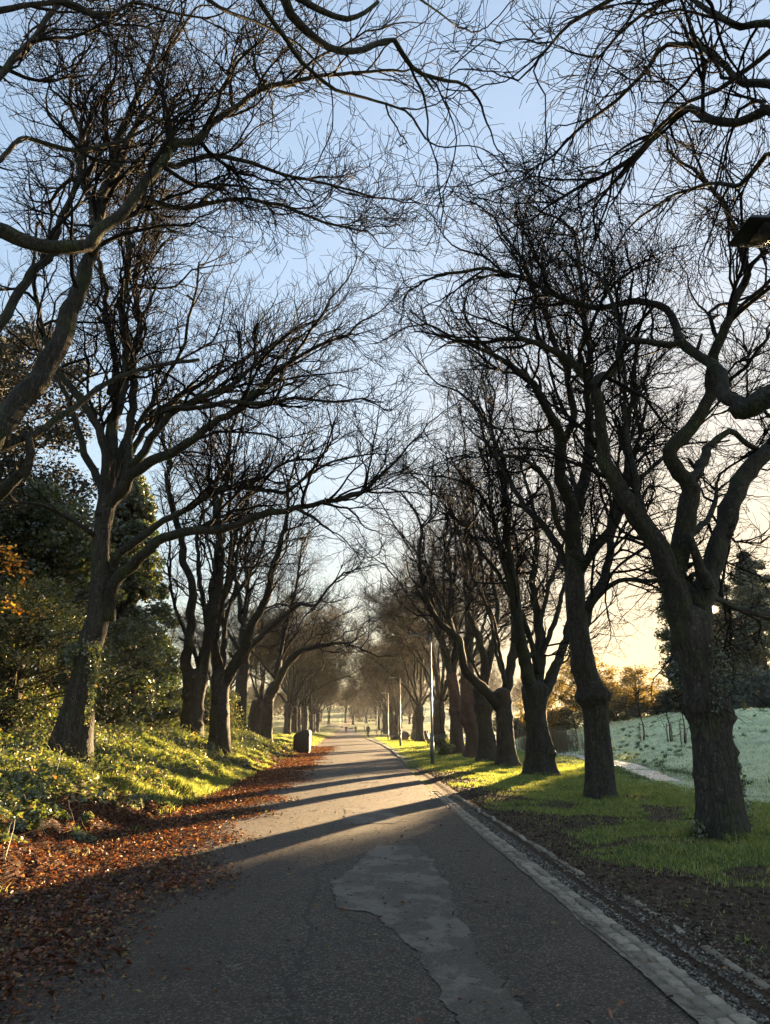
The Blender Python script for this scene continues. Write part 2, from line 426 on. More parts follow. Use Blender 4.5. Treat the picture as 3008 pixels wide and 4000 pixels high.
M['reed'] = leaf_mat('reed_stem', [(0, (.10, .07, .035)), (.6, (.17, .12, .06)), (1, (.26, .20, .10))], .3, .05, 1.2)

# plain things
def plain(name, col, rough=.6, metal=0.0, spec=.5, var=.25, scale=6):
    b = NB(name); c = b.mix(b.rng(b.noise(scale, 5, .65), .35, .7), tuple(q * (1 - var) for q in col), tuple(min(1, q * (1 + var)) for q in col))
    b.pbr(c, b.rng(b.noise(scale * 3, 3), .3, .7, max(.05, rough - .1), min(1, rough + .1)), None, metal, spec); return b.m
M['steel'] = plain('galvanised_steel', (.15, .155, .15), .5, .3)
M['black'] = plain('black_plastic', (.006, .006, .0065), .5)
M['lampglass'] = plain('lamp_glass', (.30, .31, .32), .2)
M['darkglass'] = plain('dark_lens', (.035, .036, .04), .25)
M['wood'] = plain('stake_wood', (.20, .14, .085), .8)
M['deadwood'] = plain('cut_log', (.10, .072, .05), .85)
M['endgrain'] = plain('cut_end', (.24, .17, .10), .85)
M['stone'] = plain('boulder_stone', (.22, .21, .19), .85)
M['skin'] = plain('skin', (.42, .26, .19), .55, var=.05)
M['jacket'] = plain('dark_jacket', (.020, .022, .026), .8)
M['olive'] = plain('olive_jacket', (.050, .052, .035), .8)
M['trousers'] = plain('dark_trousers', (.014, .015, .019), .85)
M['hair'] = plain('hair', (.05, .035, .025), .7)
M['fairhair'] = plain('fair_hair', (.35, .26, .15), .7)
M['greyhair'] = plain('grey_hair', (.18, .17, .16), .7)
M['shoe'] = plain('shoe', (.02, .02, .02), .6)
M['backpack'] = plain('backpack', (.03, .035, .03), .8)

# ------------------------------------------------------------------ ground, road, kerbs
gi = np.arange(len(gx) * len(gy)).reshape(len(gy), len(gx))
GF = np.stack([gi[:-1, :-1], gi[:-1, 1:], gi[1:, 1:], gi[1:, :-1]], -1).reshape(-1, 4)
fx, fy = GX.ravel(), GY.ravel()
gobj = mesh_from('ground', np.stack([fx, fy, GZ.ravel()], -1), GF, M['ground'], smooth=True,
                 attrs={'soil': soil_mask(fx, fy), 'frost': frost_mask(fx, fy), 'litter': litter_mask(fx, fy)})
tag(gobj, kind='structure')

# stream water
ys = np.linspace(25.6, 130, 120)
wv, k = [], 0
for y in ys:
    c0 = creek_x(y); wv += [(c0 - .85, y, -.215), (c0 + .85, y, -.215)]
wf = [(2 * i, 2 * i + 1, 2 * i + 3, 2 * i + 2) for i in range(len(ys) - 1)]
w_ = mesh_from('stream_water', np.array(wv), np.array(wf), M['water'], smooth=True); tag(w_, kind='structure')

# road: cambered sheet, from behind the camera to the far end where it bends left
ry = axis([(-12, 30, 90), (30, 150, 80), (150, 330, 60)])
def road_bend(y): return -.9 * sst(60, 110, y) - 26 * (np.clip(y - 150, 0, 200) / 180) ** 2
def road_l(y): return -3.05 + .10 * nz(y * 0, y, 1.9, 2) + road_bend(y)
def road_r(y): return np.interp(y, [-12, 5, 12, 20, 50, 92, 400], [2.1, 2.02, 1.93, 1.95, 2.35, 2.15, 2.1]) + road_bend(y)
NX = 24
tt = np.linspace(0, 1, NX)
RX = road_l(ry)[:, None] * (1 - tt) + road_r(ry)[:, None] * tt
RY = np.repeat(ry[:, None], NX, 1)
RZ = .035 * np.sin(tt * pi)[None, :] + .006 * nz(RX, RY, 1.3, 6) + np.maximum(hz(RX, RY), -.03) * sst(150, 170, RY) + .03 * sst(145, 160, RY)
ri = np.arange(RX.size).reshape(RX.shape)
RF = np.stack([ri[:-1, :-1], ri[:-1, 1:], ri[1:, 1:], ri[1:, :-1]], -1).reshape(-1, 4)
ro = mesh_from('road', np.stack([RX.ravel(), RY.ravel(), RZ.ravel()], -1), RF, M['road'], smooth=True); tag(ro, kind='structure')
def road_z(x, y):
    t = np.clip((x - road_l(y)) / (road_r(y) - road_l(y)), 0, 1)
    return .035 * np.sin(t * pi) + .006 * nz(x, y, 1.3, 6)

# smoother repair strips, each a ragged polygon lying on the old surface
def patch(pts, seed, px=True):
    r = np.random.default_rng(seed)
    w = np.array([gnd(*p) for p in pts]) if px else np.array(pts)
    out = []
    for i in range(len(w)):
        a, b2 = w[i], w[(i + 1) % len(w)]
        L = np.linalg.norm(b2 - a); n = max(2, int(L / .06))
        nn = np.array([-(b2 - a)[1], (b2 - a)[0]]) / max(L, 1e-6)
        ph = r.uniform(0, 6, 4)
        for q in range(n):
            t = q / n
            j = .03 * sin(t * L * 3 + ph[0]) + .018 * sin(t * L * 11 + ph[1]) + r.normal(0, .016)
            out.append(a + (b2 - a) * t + nn * j * sin(pi * t) ** .5 if 0 < t < 1 else a)
    bm = bmesh.new()
    vv = [bm.verts.new((p[0], p[1], 0)) for p in out]
    es = [bm.edges.new((vv[i], vv[(i + 1) % len(vv)])) for i in range(len(vv))]
    bmesh.ops.triangle_fill(bm, use_beauty=True, edges=es)
    for _ in range(2):
        lg = [e for e in bm.edges if e.calc_length() > .35]
        if lg: bmesh.ops.subdivide_edges(bm, edges=lg, cuts=2)
    bmesh.ops.triangulate(bm, faces=bm.faces)
    for v in bm.verts: v.co.z = float(road_z(v.co.x, v.co.y)) + .006
    bmesh.ops.recalc_face_normals(bm, faces=bm.faces)
    for f in bm.faces:
        if f.normal.z < 0: f.normal_flip()
    me = bpy.data.meshes.new('road_patch'); bm.to_mesh(me); bm.free(); me.materials.append(M['patch'])
    o = bpy.data.objects.new('road_patch', me); COL.objects.link(o); tag(o, kind='structure')
patch([(812, 1832), (905, 1832), (960, 1905), (985, 1960), (1025, 2050), (1080, 2120), (1140, 2200), (1175, 2270), (1000, 2270), (960, 2180), (905, 2090), (865, 2030), (800, 1980), (735, 1975), (712, 1915), (775, 1870)], 1)
patch([(745, 1750), (840, 1750), (870, 1772), (850, 1782), (740, 1785)], 2)
patch([(775, 1678), (812, 1676), (818, 1692), (780, 1694)], 3)

# setts: two rows of stone blocks on a mortar bed
def sett_strip(name, y0, y1, x_of, rows, w, l, z0, hgt, seed, material, gapp=.0):
    r = np.random.default_rng(seed); V, F = [], [[], []]; n = 0
    for row in range(rows):
        y = y0 + r.uniform(0, l)
        while y < y1:
            ll = l * r.uniform(.75, 1.3)
            if r.random() > gapp:
                cx = x_of(y) + (row + .5) * w + r.normal(0, .006); hx, hy = w * .445 * r.uniform(.86, 1.02), ll * .455
                zz = z0 + r.normal(0, .005); a = r.normal(0, .06); ca, sa = cos(a), sin(a)
                tx, ty = r.normal(0, .03), r.normal(0, .03)
                for lev, (f, dz) in enumerate(((1, -.06), (1, hgt - .018), (.90, hgt - .004), (.66, hgt))):
                    for sx_, sy_ in ((-1, -1), (0, -1.06), (1, -1), (1.06, 0), (1, 1), (0, 1.06), (-1, 1), (-1.06, 0)):
                        dx, dy = sx_ * hx * f + r.normal(0, .003), sy_ * hy * f + r.normal(0, .003)
                        V.append((cx + dx * ca - dy * sa, y + ll / 2 + dx * sa + dy * ca, zz + dz + (tx * dx + ty * dy if lev else 0)))
                for lev in range(3):
                    for q in range(8):
                        F[0].append((n + lev * 8 + q, n + lev * 8 + (q + 1) % 8, n + lev * 8 + 8 + (q + 1) % 8, n + lev * 8 + 8 + q))
                F[1].append(tuple(n + 24 + q for q in range(8))); n += 32
            y += ll + .012
    o = mesh_from(name, np.array(V), [np.array(F[0]), np.array(F[1])], material, smooth=False); tag(o, kind='structure')
sett_strip('kerb', 3.2, 19.5, lambda y: float(road_r(y)) + .03, 2, .108, .14, -.012, .024, 3, M['sett'], .01)
sett_strip('kerb', 33, 110, lambda y: float(road_r(y)) + .05, 1, .17, .6, .0, .05, 5, M['sett'], .03)
sett_strip('kerb', 4.3, 7.6, lambda y: 2.60 + .01 * (y - 4), 1, .07, .30, .0, .014, 8, M['sett'], .06)
sett_strip('kerb', 8.3, 18.7, lambda y: 2.53 - .014 * (y - 8), 1, .07, .45, .0, .024, 9, M['sett'], .05)
# mortar bed, ragged toward the road
my = np.linspace(3.0, 19.6, 420); ml = road_r(my) - .015 - .035 * np.clip(nz(my, my * 0, 2.3, 4), 0, 1) - .10 * np.clip(nz(my, my * 0, .9, 7), 0, 1) * sst(8, 5, my) - .012 * np.abs(nz(my, my * 0, 17, 2))
mr = road_r(my) + .25
mv = np.stack([np.stack([ml, my, road_z(ml, my) * 0 + .009], -1), np.stack([ml + .05, my, my * 0 - .002], -1), np.stack([mr, my, my * 0 - .012], -1)], 1).reshape(-1, 3)
mf = []
for i in range(len(my) - 1):
    for q in range(2): mf.append((3 * i + q, 3 * i + q + 1, 3 * i + q + 4, 3 * i + q + 3))
mo_ = mesh_from('kerb_mortar', mv, np.array(mf), M['mortar']); tag(mo_, kind='structure')

def rocks(n, pos, size, rg):
    base = np.array([(1, 0, 0), (-1, 0, 0), (0, 1, 0), (0, -1, 0), (0, 0, 1), (0, 0, -1), (.6, .6, .55), (-.6, .6, .5), (-.6, -.6, .55), (.6, -.6, .5)], float)[:6]
    fc = np.array([(0, 2, 4), (2, 1, 4), (1, 3, 4), (3, 0, 4), (2, 0, 5), (1, 2, 5), (3, 1, 5), (0, 3, 5)])
    V = base[None] * size[:, None, None] * rg.uniform(.5, 1.25, (n, 6, 1)) * np.array([1, 1, .65]) 
    a = rg.uniform(0, 6.28, n); ca, sa = np.cos(a)[:, None], np.sin(a)[:, None]
    X, Y = V[..., 0] * ca - V[..., 1] * sa, V[..., 0] * sa + V[..., 1] * ca
    V = np.stack([X, Y, V[..., 2]], -1) + pos[:, None, :]
    return V.reshape(-1, 3), (fc[None] + (np.arange(n) * 6)[:, None, None]).reshape(-1, 3)
n = 9000
yy = 4.0 + 15 * rng.random(n) ** 1.5
xx = road_r(yy) + .255 + rng.random(n) * .26 + (rng.random(n) < .35) * rng.random(n) * .9 * sst(10, 4, yy)
V, F = rocks(n, np.stack([xx, yy, hz(xx, yy) + .006 + .0 * xx], -1), rng.uniform(.007, .02, n), rng)
g_ = mesh_from('gutter_gravel', V, F, M['gravel']); tag(g_, 'loose grey gravel filling the gutter between the two kerb lines', 'gravel', kind='stuff')

# ------------------------------------------------------------------ scatter: leaves, grass, litter
def leaf_mesh(C, A, N, L, Wd, fold=.25, stemfrac=0.45):
    """C centres, A length direction, N face normal; four-point folded leaves"""
    A = norm(A); N = norm(N - (N * A).sum(-1, keepdims=True) * A); S = np.cross(A, N)
    L = L[:, None]; Wd = Wd[:, None]
    b0 = C - A * L * .5; tip = C + A * L * .5
    l_ = C - A * L * (.5 - stemfrac) + S * Wd * .5 + N * Wd * fold
    r_ = C - A * L * (.5 - stemfrac) - S * Wd * .5 + N * Wd * fold
    V = np.stack([b0, l_, tip, r_], 1).reshape(-1, 3)
    i = np.arange(len(C))[:, None] * 4
    return V, np.concatenate([i + np.array([[0, 2, 1]]), i + np.array([[0, 3, 2]])])

def rdir(n, rg, flat=1.0):
    v = rg.normal(size=(n, 3)); v[:, 2] *= flat; return norm(v)

def blades(x, y, z, h, w, rg, lean=.35):
    n = len(x); a = rg.uniform(0, 2 * pi, n); d = np.stack([np.cos(a), np.sin(a), 0 * a], -1)
    b2 = rg.uniform(0, 2 * pi, n); le = np.stack([np.cos(b2), np.sin(b2), 0 * a], -1) * (h * lean * rg.uniform(.2, 1.6, n))[:, None]
    base = np.stack([x, y, z], -1)
    up = np.array([0, 0, 1.0])
    mid = base + le * .35 + up * (h * .55)[:, None]
    V = np.stack([base - d * w[:, None], base + d * w[:, None], mid + d * w[:, None] * .7, mid - d * w[:, None] * .7, base + le + up * h[:, None] * rg.uniform(.75, 1.0, n)[:, None]], 1).reshape(-1, 3)
    i = np.arange(n)[:, None] * 5
    return V, [i + np.array([[0, 1, 2, 3]]), i + np.array([[3, 2, 4]])]

def rej(n, fx_, dens, rg):
    """sample points until n accepted"""
    X, Y = fx_(n * 4); k_ = rg.random(len(X)) < dens(X, Y)
    return X[k_][:n], Y[k_][:n]

# green verge grass on the right
def samp(y0, y1, xa, xb, p=1.6):
    def f(n_):
        y = y0 + (y1 - y0) * rng.random(n_) ** p
        return xa + (xb - xa) * rng.random(n_), y
    return f
def gdens(x, y): return np.clip(1 - 1.15 * soil_mask(x, y), 0.015 + .16 * sst(.15, .6, nz(x, y, 3.7, 6)) * (x > 2.9), 1) * (.45 + .55 * sst(-.4, .5, nz(x, y, 5, 2))) * (1 - .9 * (x > creek_x(y) - .9))
Bg = Bag()
x, y = rej(190000, samp(4.5, 34, 2.65, 12.5, 1.7), gdens, rng)
V, F = blades(x, y, hz(x, y) - .005, rng.uniform(.025, .075, len(x)) * (1 + .5 * (nz(x, y, 2, 3) > .2)), rng.uniform(.0018, .0038, len(x)) * (1 + y / 14), rng, .8); Bg.add(V, F)
x, y = rej(70000, samp(28, 110, 2.9, 13.5, 1.4), gdens, rng)
V, F = blades(x, y, hz(x, y) - .01, rng.uniform(.04, .10, len(x)), rng.uniform(.006, .014, len(x)) * (y / 45 + .5), rng); Bg.add(V, F)
# green grass at left beyond the bin and tufts on the bank
x, y = rej(60000, samp(38, 120, -9.5, -3.4, 1.3), lambda x, y: sst(-3.2, -3.9, x - road_bend(y)) * sst(38, 46, y), rng)
V, F = blades(x, y, hz(x, y) - .01, rng.uniform(.04, .11, len(x)), rng.uniform(.006, .013, len(x)) * (y / 45 + .5), rng); Bg.add(V, F)
def tufts(x, y): return sst(.02, .40, nz(x, y, .85, 1)) * sst(-3.3, -3.7, x) * sst(-7.5, -6.0, x)
x, y = rej(120000, samp(6, 34, -6.5, -3.3, 1.3), tufts, rng)
V, F = blades(x, y, hz(x, y) - .01, rng.uniform(.06, .17, len(x)), rng.uniform(.003, .006, len(x)) * (1 + y / 25), rng, .6); Bg.add(V, F)
g_ = Bg.make('grass', M['grass']); tag(g_, 'short bright green grass on the verges under both rows of trees', 'grass', kind='stuff')

# frosted grass across the stream
x, y = rej(90000, samp(14, 75, 8.5, 45, 1.2), lambda x, y: frost_mask(x, y) * (.3 + .7 * sst(-.2, .6, nz(x, y, 2.2, 3))) * (np.abs(x - creek_x(y)) > 1.1), rng)
V, F = blades(x, y, hz(x, y) - .01, rng.uniform(.05, .14, len(x)), rng.uniform(.007, .016, len(x)) * (y / 40 + .4), rng, .9)
g_ = mesh_from('frosted_grass', V, F, M['frostgrass']); tag(g_, 'pale frosted grass tussocks on the shaded field beyond the stream', 'grass', kind='stuff')

# longer grass round the feet of the right row
Bt = Bag()
for (bx, by, br) in ((5.55, 11.6, .50), (5.72, 17.4, .45), (6.3, 25.4, .62), (6.1, 30.9, .5), (5.85, 34.6, .5), (6.3, 39.7, .5), (6.25, 45.2, .5)):
    n_ = 1500; a_ = rng.uniform(0, 6.28, n_); q_ = br + rng.exponential(.10, n_) - .06
    x, y = bx + np.cos(a_) * q_, by + np.sin(a_) * q_
    V, F = blades(x, y, hz(x, y) - .01, rng.uniform(.05, .17, n_) * (.5 + .8 * (np.sin(a_ * 3 + bx) > 0)), rng.uniform(.002, .005, n_) * (1 + by / 30), rng, .7); Bt.add(V, F)
g_ = Bt.make('long_grass', M['grass']); tag(g_, 'longer grass growing round the feet of the right row of trees', 'grass', kind='stuff')
# rank grass along the stream banks
n_ = 9000; y = 25 + 40 * rng.random(n_) ** 1.3; x = creek_x(y) + np.where(rng.random(n_) < .5, -1, 1) * (rng.normal(1.05, .22, n_) + .15 * nz(y * 0, y, 2.7, 4))
V, F = blades(x, y, hz(x, y) - .02, rng.uniform(.06, .20, n_), rng.uniform(.005, .010, n_), rng, .9)
g_ = mesh_from('bank_grass', V, F, M['tuft']); tag(g_, 'rank dark grass hanging over both edges of the stream', 'grass', kind='stuff')
# dark unfrosted tufts
nt_ = 900; tx, ty = rng.uniform(10.5, 40, nt_), 20 + 45 * rng.random(nt_); kk_ = (tx - creek_x(ty) > 1.2) & (nz(tx, ty, .5, 5) > -.1); tx, ty = tx[kk_], ty[kk_]
ti = np.repeat(np.arange(len(tx)), 70); rr_ = rng.uniform(.08, .28, len(tx))[ti]; aa_ = rng.uniform(0, 6.28, len(ti))
x, y = tx[ti] + np.cos(aa_) * rr_ * rng.random(len(ti)), ty[ti] + np.sin(aa_) * rr_ * rng.random(len(ti))
V, F = blades(x, y, hz(x, y) - .02, rng.uniform(.10, .24, len(x)), rng.uniform(.005, .010, len(x)), rng, .7)
g_ = mesh_from('grass_tufts', V, F, M['tuft']); tag(g_, 'dark green grass tufts dotted over the frosted field', 'grass', kind='stuff')

# fallen leaves
BL = Bag()
def ldens(x, y): return np.clip(litter_mask(x, y), 0, 1) ** 1.3 * (1 - .5 * sst(.2, .6, nz(x, y, .85, 1)) * (x < -3.6)) * (x > -6.8)
x, y = rej(90000, samp(3.5, 60, -7, -.8, 1.9), ldens, rng)
z = np.where(x > road_l(y), road_z(x, y), hz(x, y)) + .012 + .03 * rng.random(len(x)) * litter_mask(x, y)
L = rng.uniform(.018, .055, len(x)) * (1 + y / 45)
V, F = leaf_mesh(np.stack([x, y, z], -1), rdir(len(x), rng, .35), norm(np.array([0, 0, 1.]) + rng.normal(0, .45, (len(x), 3))), L, L * rng.uniform(.35, .75, len(x)), .3); BL.add(V, F)
# larger whole leaves on top
n = 3600
x, y = rej(n, samp(4, 22, -5.5, -.6, 1.3), ldens, rng); z = np.where(x > road_l(y), road_z(x, y), hz(x, y)) + .035
L = .045 + .07 * rng.random(len(x)) ** 2
V, F = leaf_mesh(np.stack([x, y, z], -1), rdir(len(x), rng, .3), norm(np.array([0, 0, 1.]) + rng.normal(0, .4, (len(x), 3))), L, L * rng.uniform(.4, .6, len(x)), .35); BL.add(V, F)
# thin scatter over road and verge
n = 2600
x = rng.uniform(-3, 8, n); y = 4 + 40 * rng.random(n) ** 1.5; z = np.where(x < 2.1, road_z(x, y), hz(x, y)) + .02
L = rng.uniform(.02, .07, n)
V, F = leaf_mesh(np.stack([x, y, z], -1), rdir(n, rng, .3), norm(np.array([0, 0, 1.]) + rng.normal(0, .35, (n, 3))), L, L * rng.uniform(.3, .55, n), .3); BL.add(V, F)
g_ = BL.make('fallen_leaves', M['fallen']); tag(g_, 'russet and orange fallen leaves drifted along the left edge of the road', 'leaves', kind='stuff')

n = 16000
yy = 4.2 + 24 * rng.random(n) ** 1.5; xx = 2.62 + 4.2 * rng.random(n) ** 1.4; k_ = rng.random(n) < soil_mask(xx, yy); xx, yy = xx[k_], yy[k_]
V, F = rocks(len(xx), np.stack([xx, yy, hz(xx, yy) + .002], -1), rng.uniform(.006, .028, len(xx)) * (1 + yy / 30), rng)
g_ = mesh_from('soil_clods', V, F, M['clod']); tag(g_, 'dark crumbs of earth on the trodden strip beside the kerb', 'soil', kind='stuff')
n = 5000
xx = 2.5 + 5.5 * rng.random(n) ** 1.3; yy = 4.2 + 26 * rng.random(n) ** 1.5; L = rng.uniform(.015, .05, n)
V, F = leaf_mesh(np.stack([xx, yy, hz(xx, yy) + .02], -1), rdir(n, rng, .3), norm(np.array([0, 0, 1.]) + rng.normal(0, .45, (n, 3))), L, L * rng.uniform(.3, .7, n), .35)
g_ = mesh_from('leaf_fragments', V, F, M['deadleaf']); tag(g_, 'brown leaf fragments trodden into the right verge', 'leaves', kind='stuff')

# twig and straw litter
n = 9000
x = rng.uniform(-3.2, 4.6, n); y = 3.8 + 26 * rng.random(n) ** 1.7
keep = rng.random(n) < (.35 + .4 * sst(-.5, -2.5, x) + .7 * sst(2.4, 3.0, x) + .25 * sst(.1, .7, nz(x, y, 1.1, 2)))
x, y = x[keep], y[keep]; n = len(x)
z = np.where(x < 2.1, road_z(x, y), np.where(x < 2.45, .03, hz(x, y))) + .008
a = rng.uniform(0, pi, n); L = rng.uniform(.012, .075, n) * (1 + (rng.random(n) < .05))
d = np.stack([np.cos(a), np.sin(a), rng.normal(0, .06, n)], -1) * L[:, None]
c0 = np.stack([x, y, z], -1); bend = np.stack([-np.sin(a), np.cos(a), 0 * a], -1) * (L * rng.normal(0, .12, n))[:, None]
P = np.stack([c0 - d / 2, c0 + bend, c0 + d / 2], 1)
V, F = tubes(P, np.repeat(rng.uniform(.0007, .0022, n)[:, None], 3, 1), 3)
b = NB('litter_twig'); c = b.ramp(b.n('NewGeometry').outputs['Random Per Island'], [(0, (.018, .012, .008)), (.6, (.07, .045, .026)), (.9, (.22, .16, .09)), (1, (.38, .30, .18))]); b.pbr(c, .85); M['litter'] = b.m
g_ = mesh_from('twig_litter', V, F, M['litter']); tag(g_, 'small dark twigs and straw scattered over the road and verge', 'twigs', kind='stuff')

# bank undergrowth: bramble and ivy clumps
BU = Bag(); BS = Bag()
nc = 2900
cx = -3.6 - 9.5 * rng.random(nc) ** 1.35; cy = 6 + 44 * rng.random(nc) ** 1.15
dn = sst(-3.6, -4.8, cx + .5 * nz(cx, cy, .7, 3)) * (1 - .8 * sst(40, 50, cy) * (cx > -6)) * (1 - .45 * sst(17, 9, cy) * (cx > -5.0))
kp = rng.random(nc) < .12 + .88 * dn; cx, cy, dn = cx[kp], cy[kp], dn[kp]; nc = len(cx)
cr = rng.uniform(.14, .5, nc) * (.4 + .6 * dn) * (.6 + .4 * sst(-4.2, -6.0, cx)); per = 110
ci = np.repeat(np.arange(nc), per); m = len(ci)
dd = rdir(m, rng); dd[:, 2] = np.abs(dd[:, 2]); rad = cr[ci] * rng.random(m) ** .45
X, Y = cx[ci] + dd[:, 0] * rad * 1.2, cy[ci] + dd[:, 1] * rad * 1.2
ok = X < -3.35 + .25 * nz(X, Y, 2, 1); X, Y, dd, rad, ci = X[ok], Y[ok], dd[ok], rad[ok], ci[ok]; m = len(X)
Z = hz(X, Y) + dd[:, 2] * rad * 1.0 + .015
L = .024 + .06 * rng.random(m) ** 1.6 * (1 + .8 * (np.sin(ci * 1.7) > .4)) + Y * .0006
V, F = leaf_mesh(np.stack([X, Y, Z], -1), rdir(m, rng, .6), norm(dd + rng.normal(0, .5, (m, 3)) + np.array([.2, -.1, .5])), L, L * rng.uniform(.5, .85, m), .2)
BU.add(V, F)
g_ = BU.make('undergrowth', M['bramble']); tag(g_, 'bramble and ivy undergrowth covering the sunlit left bank', 'undergrowth', kind='stuff')
n = 3500
x = -3.7 - 8 * rng.random(n); y = 7 + 40 * rng.random(n); z = hz(x, y)
S_ = 5; P = np.zeros((n, S_, 3)); P[:, 0] = np.stack([x, y, z], -1); dr = norm(rng.normal(0, .6, (n, 3)) + np.array([0, 0, 1.0])); ln = rng.uniform(.25, .85, n)
for s in range(1, S_):
    dr = norm(dr + rng.normal(0, .18, (n, 3)) - np.array([0, 0, .14])); P[:, s] = P[:, s - 1] + dr * (ln / (S_ - 1))[:, None]
V, F = tubes(P, np.linspace(1, .4, S_)[None] * rng.uniform(.002, .005, n)[:, None], 3)
g_ = mesh_from('bramble_stems', V, F, M['reed']); tag(g_, 'dry bramble stems arching out of the bank undergrowth', 'stems', kind='stuff')
# ------------------------------------------------------------------ trees
FWD = np.array([sin(YAW) * cos(PITCH), cos(YAW) * cos(PITCH), sin(PITCH)])
def catmull(P, n):
    P = np.asarray(P, float)
    if len(P) == 2: return P[0] + (P[1] - P[0]) * np.linspace(0, 1, n)[:, None]
    Q = np.concatenate([[2 * P[0] - P[1]], P, [2 * P[-1] - P[-2]]])
    d = np.linalg.norm(P[1:, :3] - P[:-1, :3], axis=1); cum = np.concatenate([[0], np.cumsum(d)]); u = np.linspace(0, cum[-1], n)
    i = np.clip(np.searchsorted(cum, u, 'right') - 1, 0, len(P) - 2); t = ((u - cum[i]) / np.maximum(d[i], 1e-6))[:, None]
    p0, p1, p2, p3 = Q[i], Q[i + 1], Q[i + 2], Q[i + 3]
    return .5 * (2 * p1 + (p2 - p0) * t + (2 * p0 - 5 * p1 + 4 * p2 - p3) * t * t + (-p0 + 3 * p1 - 3 * p2 + p3) * t ** 3)

def linear(P, n):
    P = np.asarray(P, float); d = np.linalg.norm(P[1:, :3] - P[:-1, :3], axis=1); cum = np.concatenate([[0], np.cumsum(d)])
    u = np.linspace(0, cum[-1], n); return np.stack([np.interp(u, cum, P[:, i]) for i in range(P.shape[1])], 1)

def length(P): return np.linalg.norm(np.diff(P, axis=1), axis=2).sum(1)

def spawn(P, R, per_m, ang, rf, Lf, S, wig, up, tmin, rg, rmin=.003, tip=True, pull=None, taper=.72, kink=0.0, rmax=9, tb=1.0):
    B, S0, _ = P.shape; ln = length(P)
    n = rg.poisson(per_m * ln * (1 - tmin))
    i = np.repeat(np.arange(B), n); t = tmin + (1 - tmin) * rg.random(len(i)) ** tb
    if tip: i = np.concatenate([i, np.arange(B)]); t = np.concatenate([t, np.full(B, .985)])
    m = len(i); u = t * (S0 - 1); k0 = np.minimum(u.astype(int), S0 - 2); f = (u - k0)[:, None]
    pos = P[i, k0] * (1 - f) + P[i, k0 + 1] * f
    tan = norm(P[i, k0 + 1] - P[i, k0]); r = (R[i, k0] * (1 - f[:, 0]) + R[i, k0 + 1] * f[:, 0])
    a = np.abs(rg.normal(ang[0], ang[1], m)); 
    if tip: a[-B:] *= .35
    perp = rg.normal(size=(m, 3)) + np.array([0, 0, .25]); perp = norm(perp - (perp * tan).sum(1, keepdims=True) * tan)
    d = norm(tan * np.cos(a)[:, None] + perp * np.sin(a)[:, None])
    r0 = np.minimum(np.maximum(r * rg.uniform(rf[0], rf[1], m), rmin), rmax)
    if tip: r0[-B:] = np.maximum(r[-B:], rmin)
    L = Lf(r0) * rg.uniform(.65, 1.35, m)
    Q = np.empty((m, S, 3)); Q[:, 0] = pos; drift = rg.normal(0, wig * .13, (m, 3))
    for s in range(1, S):
        sd_ = rg.normal(0, wig, (m, 3))
        if kink: sd_ += (rg.random((m, 1)) < .3) * rg.normal(0, kink, (m, 3))
        d = norm(d + sd_ + drift + np.array([0, 0, up]) + (0 if pull is None else pull))
        Q[:, s] = Q[:, s - 1] + d * (L / (S - 1))[:, None]
    RR = r0[:, None] * (1 - taper * np.linspace(0, 1, S))[None]
    return Q, np.maximum(RR, rmin * .7)

def twigs(P, R, rg, dens=1.0, rmin=.0035, up=.03, tmin=.3, lscale=1.0, sides=3, levels=4, pull=None):
    """secondary branches down to twigs on a set of limbs (B,S,3)"""
    out = []
    A = spawn(P, R, 2.0 * dens, (.62, .22), (.42, .74), lambda r: lscale * np.clip(26 * r ** .72, 1.3, 3.4), 11, .18, up, tmin, rg, .012, pull=pull, kink=.3, rmax=.042, tb=.75)
    out.append((A, 5))
    Bq = spawn(A[0], A[1], 2.6 * dens, (.55, .2), (.48, .78), lambda r: lscale * np.clip(30 * r ** .8, .55, 1.9), 9, .14, up * .8, .15, rg, .0065, kink=.32)
    out.append((Bq, 4))
    Cq = spawn(Bq[0], Bq[1], 3.2 * dens, (.55, .22), (.55, .85), lambda r: lscale * np.clip(75 * r, .32, .8), 6, .16, up * .5, .12, rg, rmin * 1.15, kink=.4, taper=.5)
    out.append((Cq, 3))
    if levels > 3:
        Dq = spawn(Cq[0], Cq[1], 2.2 * dens, (.55, .25), (.6, .9), lambda r: lscale * np.clip(60 * r, .16, .32), 4, .24, .02, .15, rg, rmin, tip=False, taper=.35)
        out.append((Dq, 3))
    bag = Bag(); print('twigs', [len(o[0][0]) for o in out])
    for (q, r_), k_ in out:
        V, F = tubes(q, r_, max(sides, k_) if k_ > 3 else sides); bag.add(V, F)
    return bag

def limb_tube(P, R, k=12, seed=0, rough=.05, burrs=()):
    """one gnarled limb or trunk with its own bumps; P (S,3) R (S,)"""
    rg = np.random.default_rng(seed); S = len(P)
    th = np.arange(k) * 2 * pi / k; s = np.concatenate([[0], np.cumsum(np.linalg.norm(np.diff(P, axis=0), axis=1))])
    m = np.ones((S, k))
    for q in range(7):
        w = rg.integers(1, 6); m += rough * np.sin(w * th[None] + rg.uniform(.4, 3.4) * s[:, None] + rg.uniform(0, 6.3)) * rg.uniform(.3, 1)
    m += rg.normal(0, rough * .35, (S, k))
    for (c, hgt, wid, az, aw) in burrs:
        m += hgt * np.exp(-((s[:, None] - c) / wid) ** 2) * (1 if aw > 6 else np.exp(-((np.angle(np.exp(1j * (th[None] - az)))) / aw) ** 2)) * (1 + .35 * np.sin(5 * th[None] + 23 * s[:, None]) + .25 * rg.normal(0, 1, (S, k)))
    return tubes(P[None], R[None], k, m[None], cap=True)

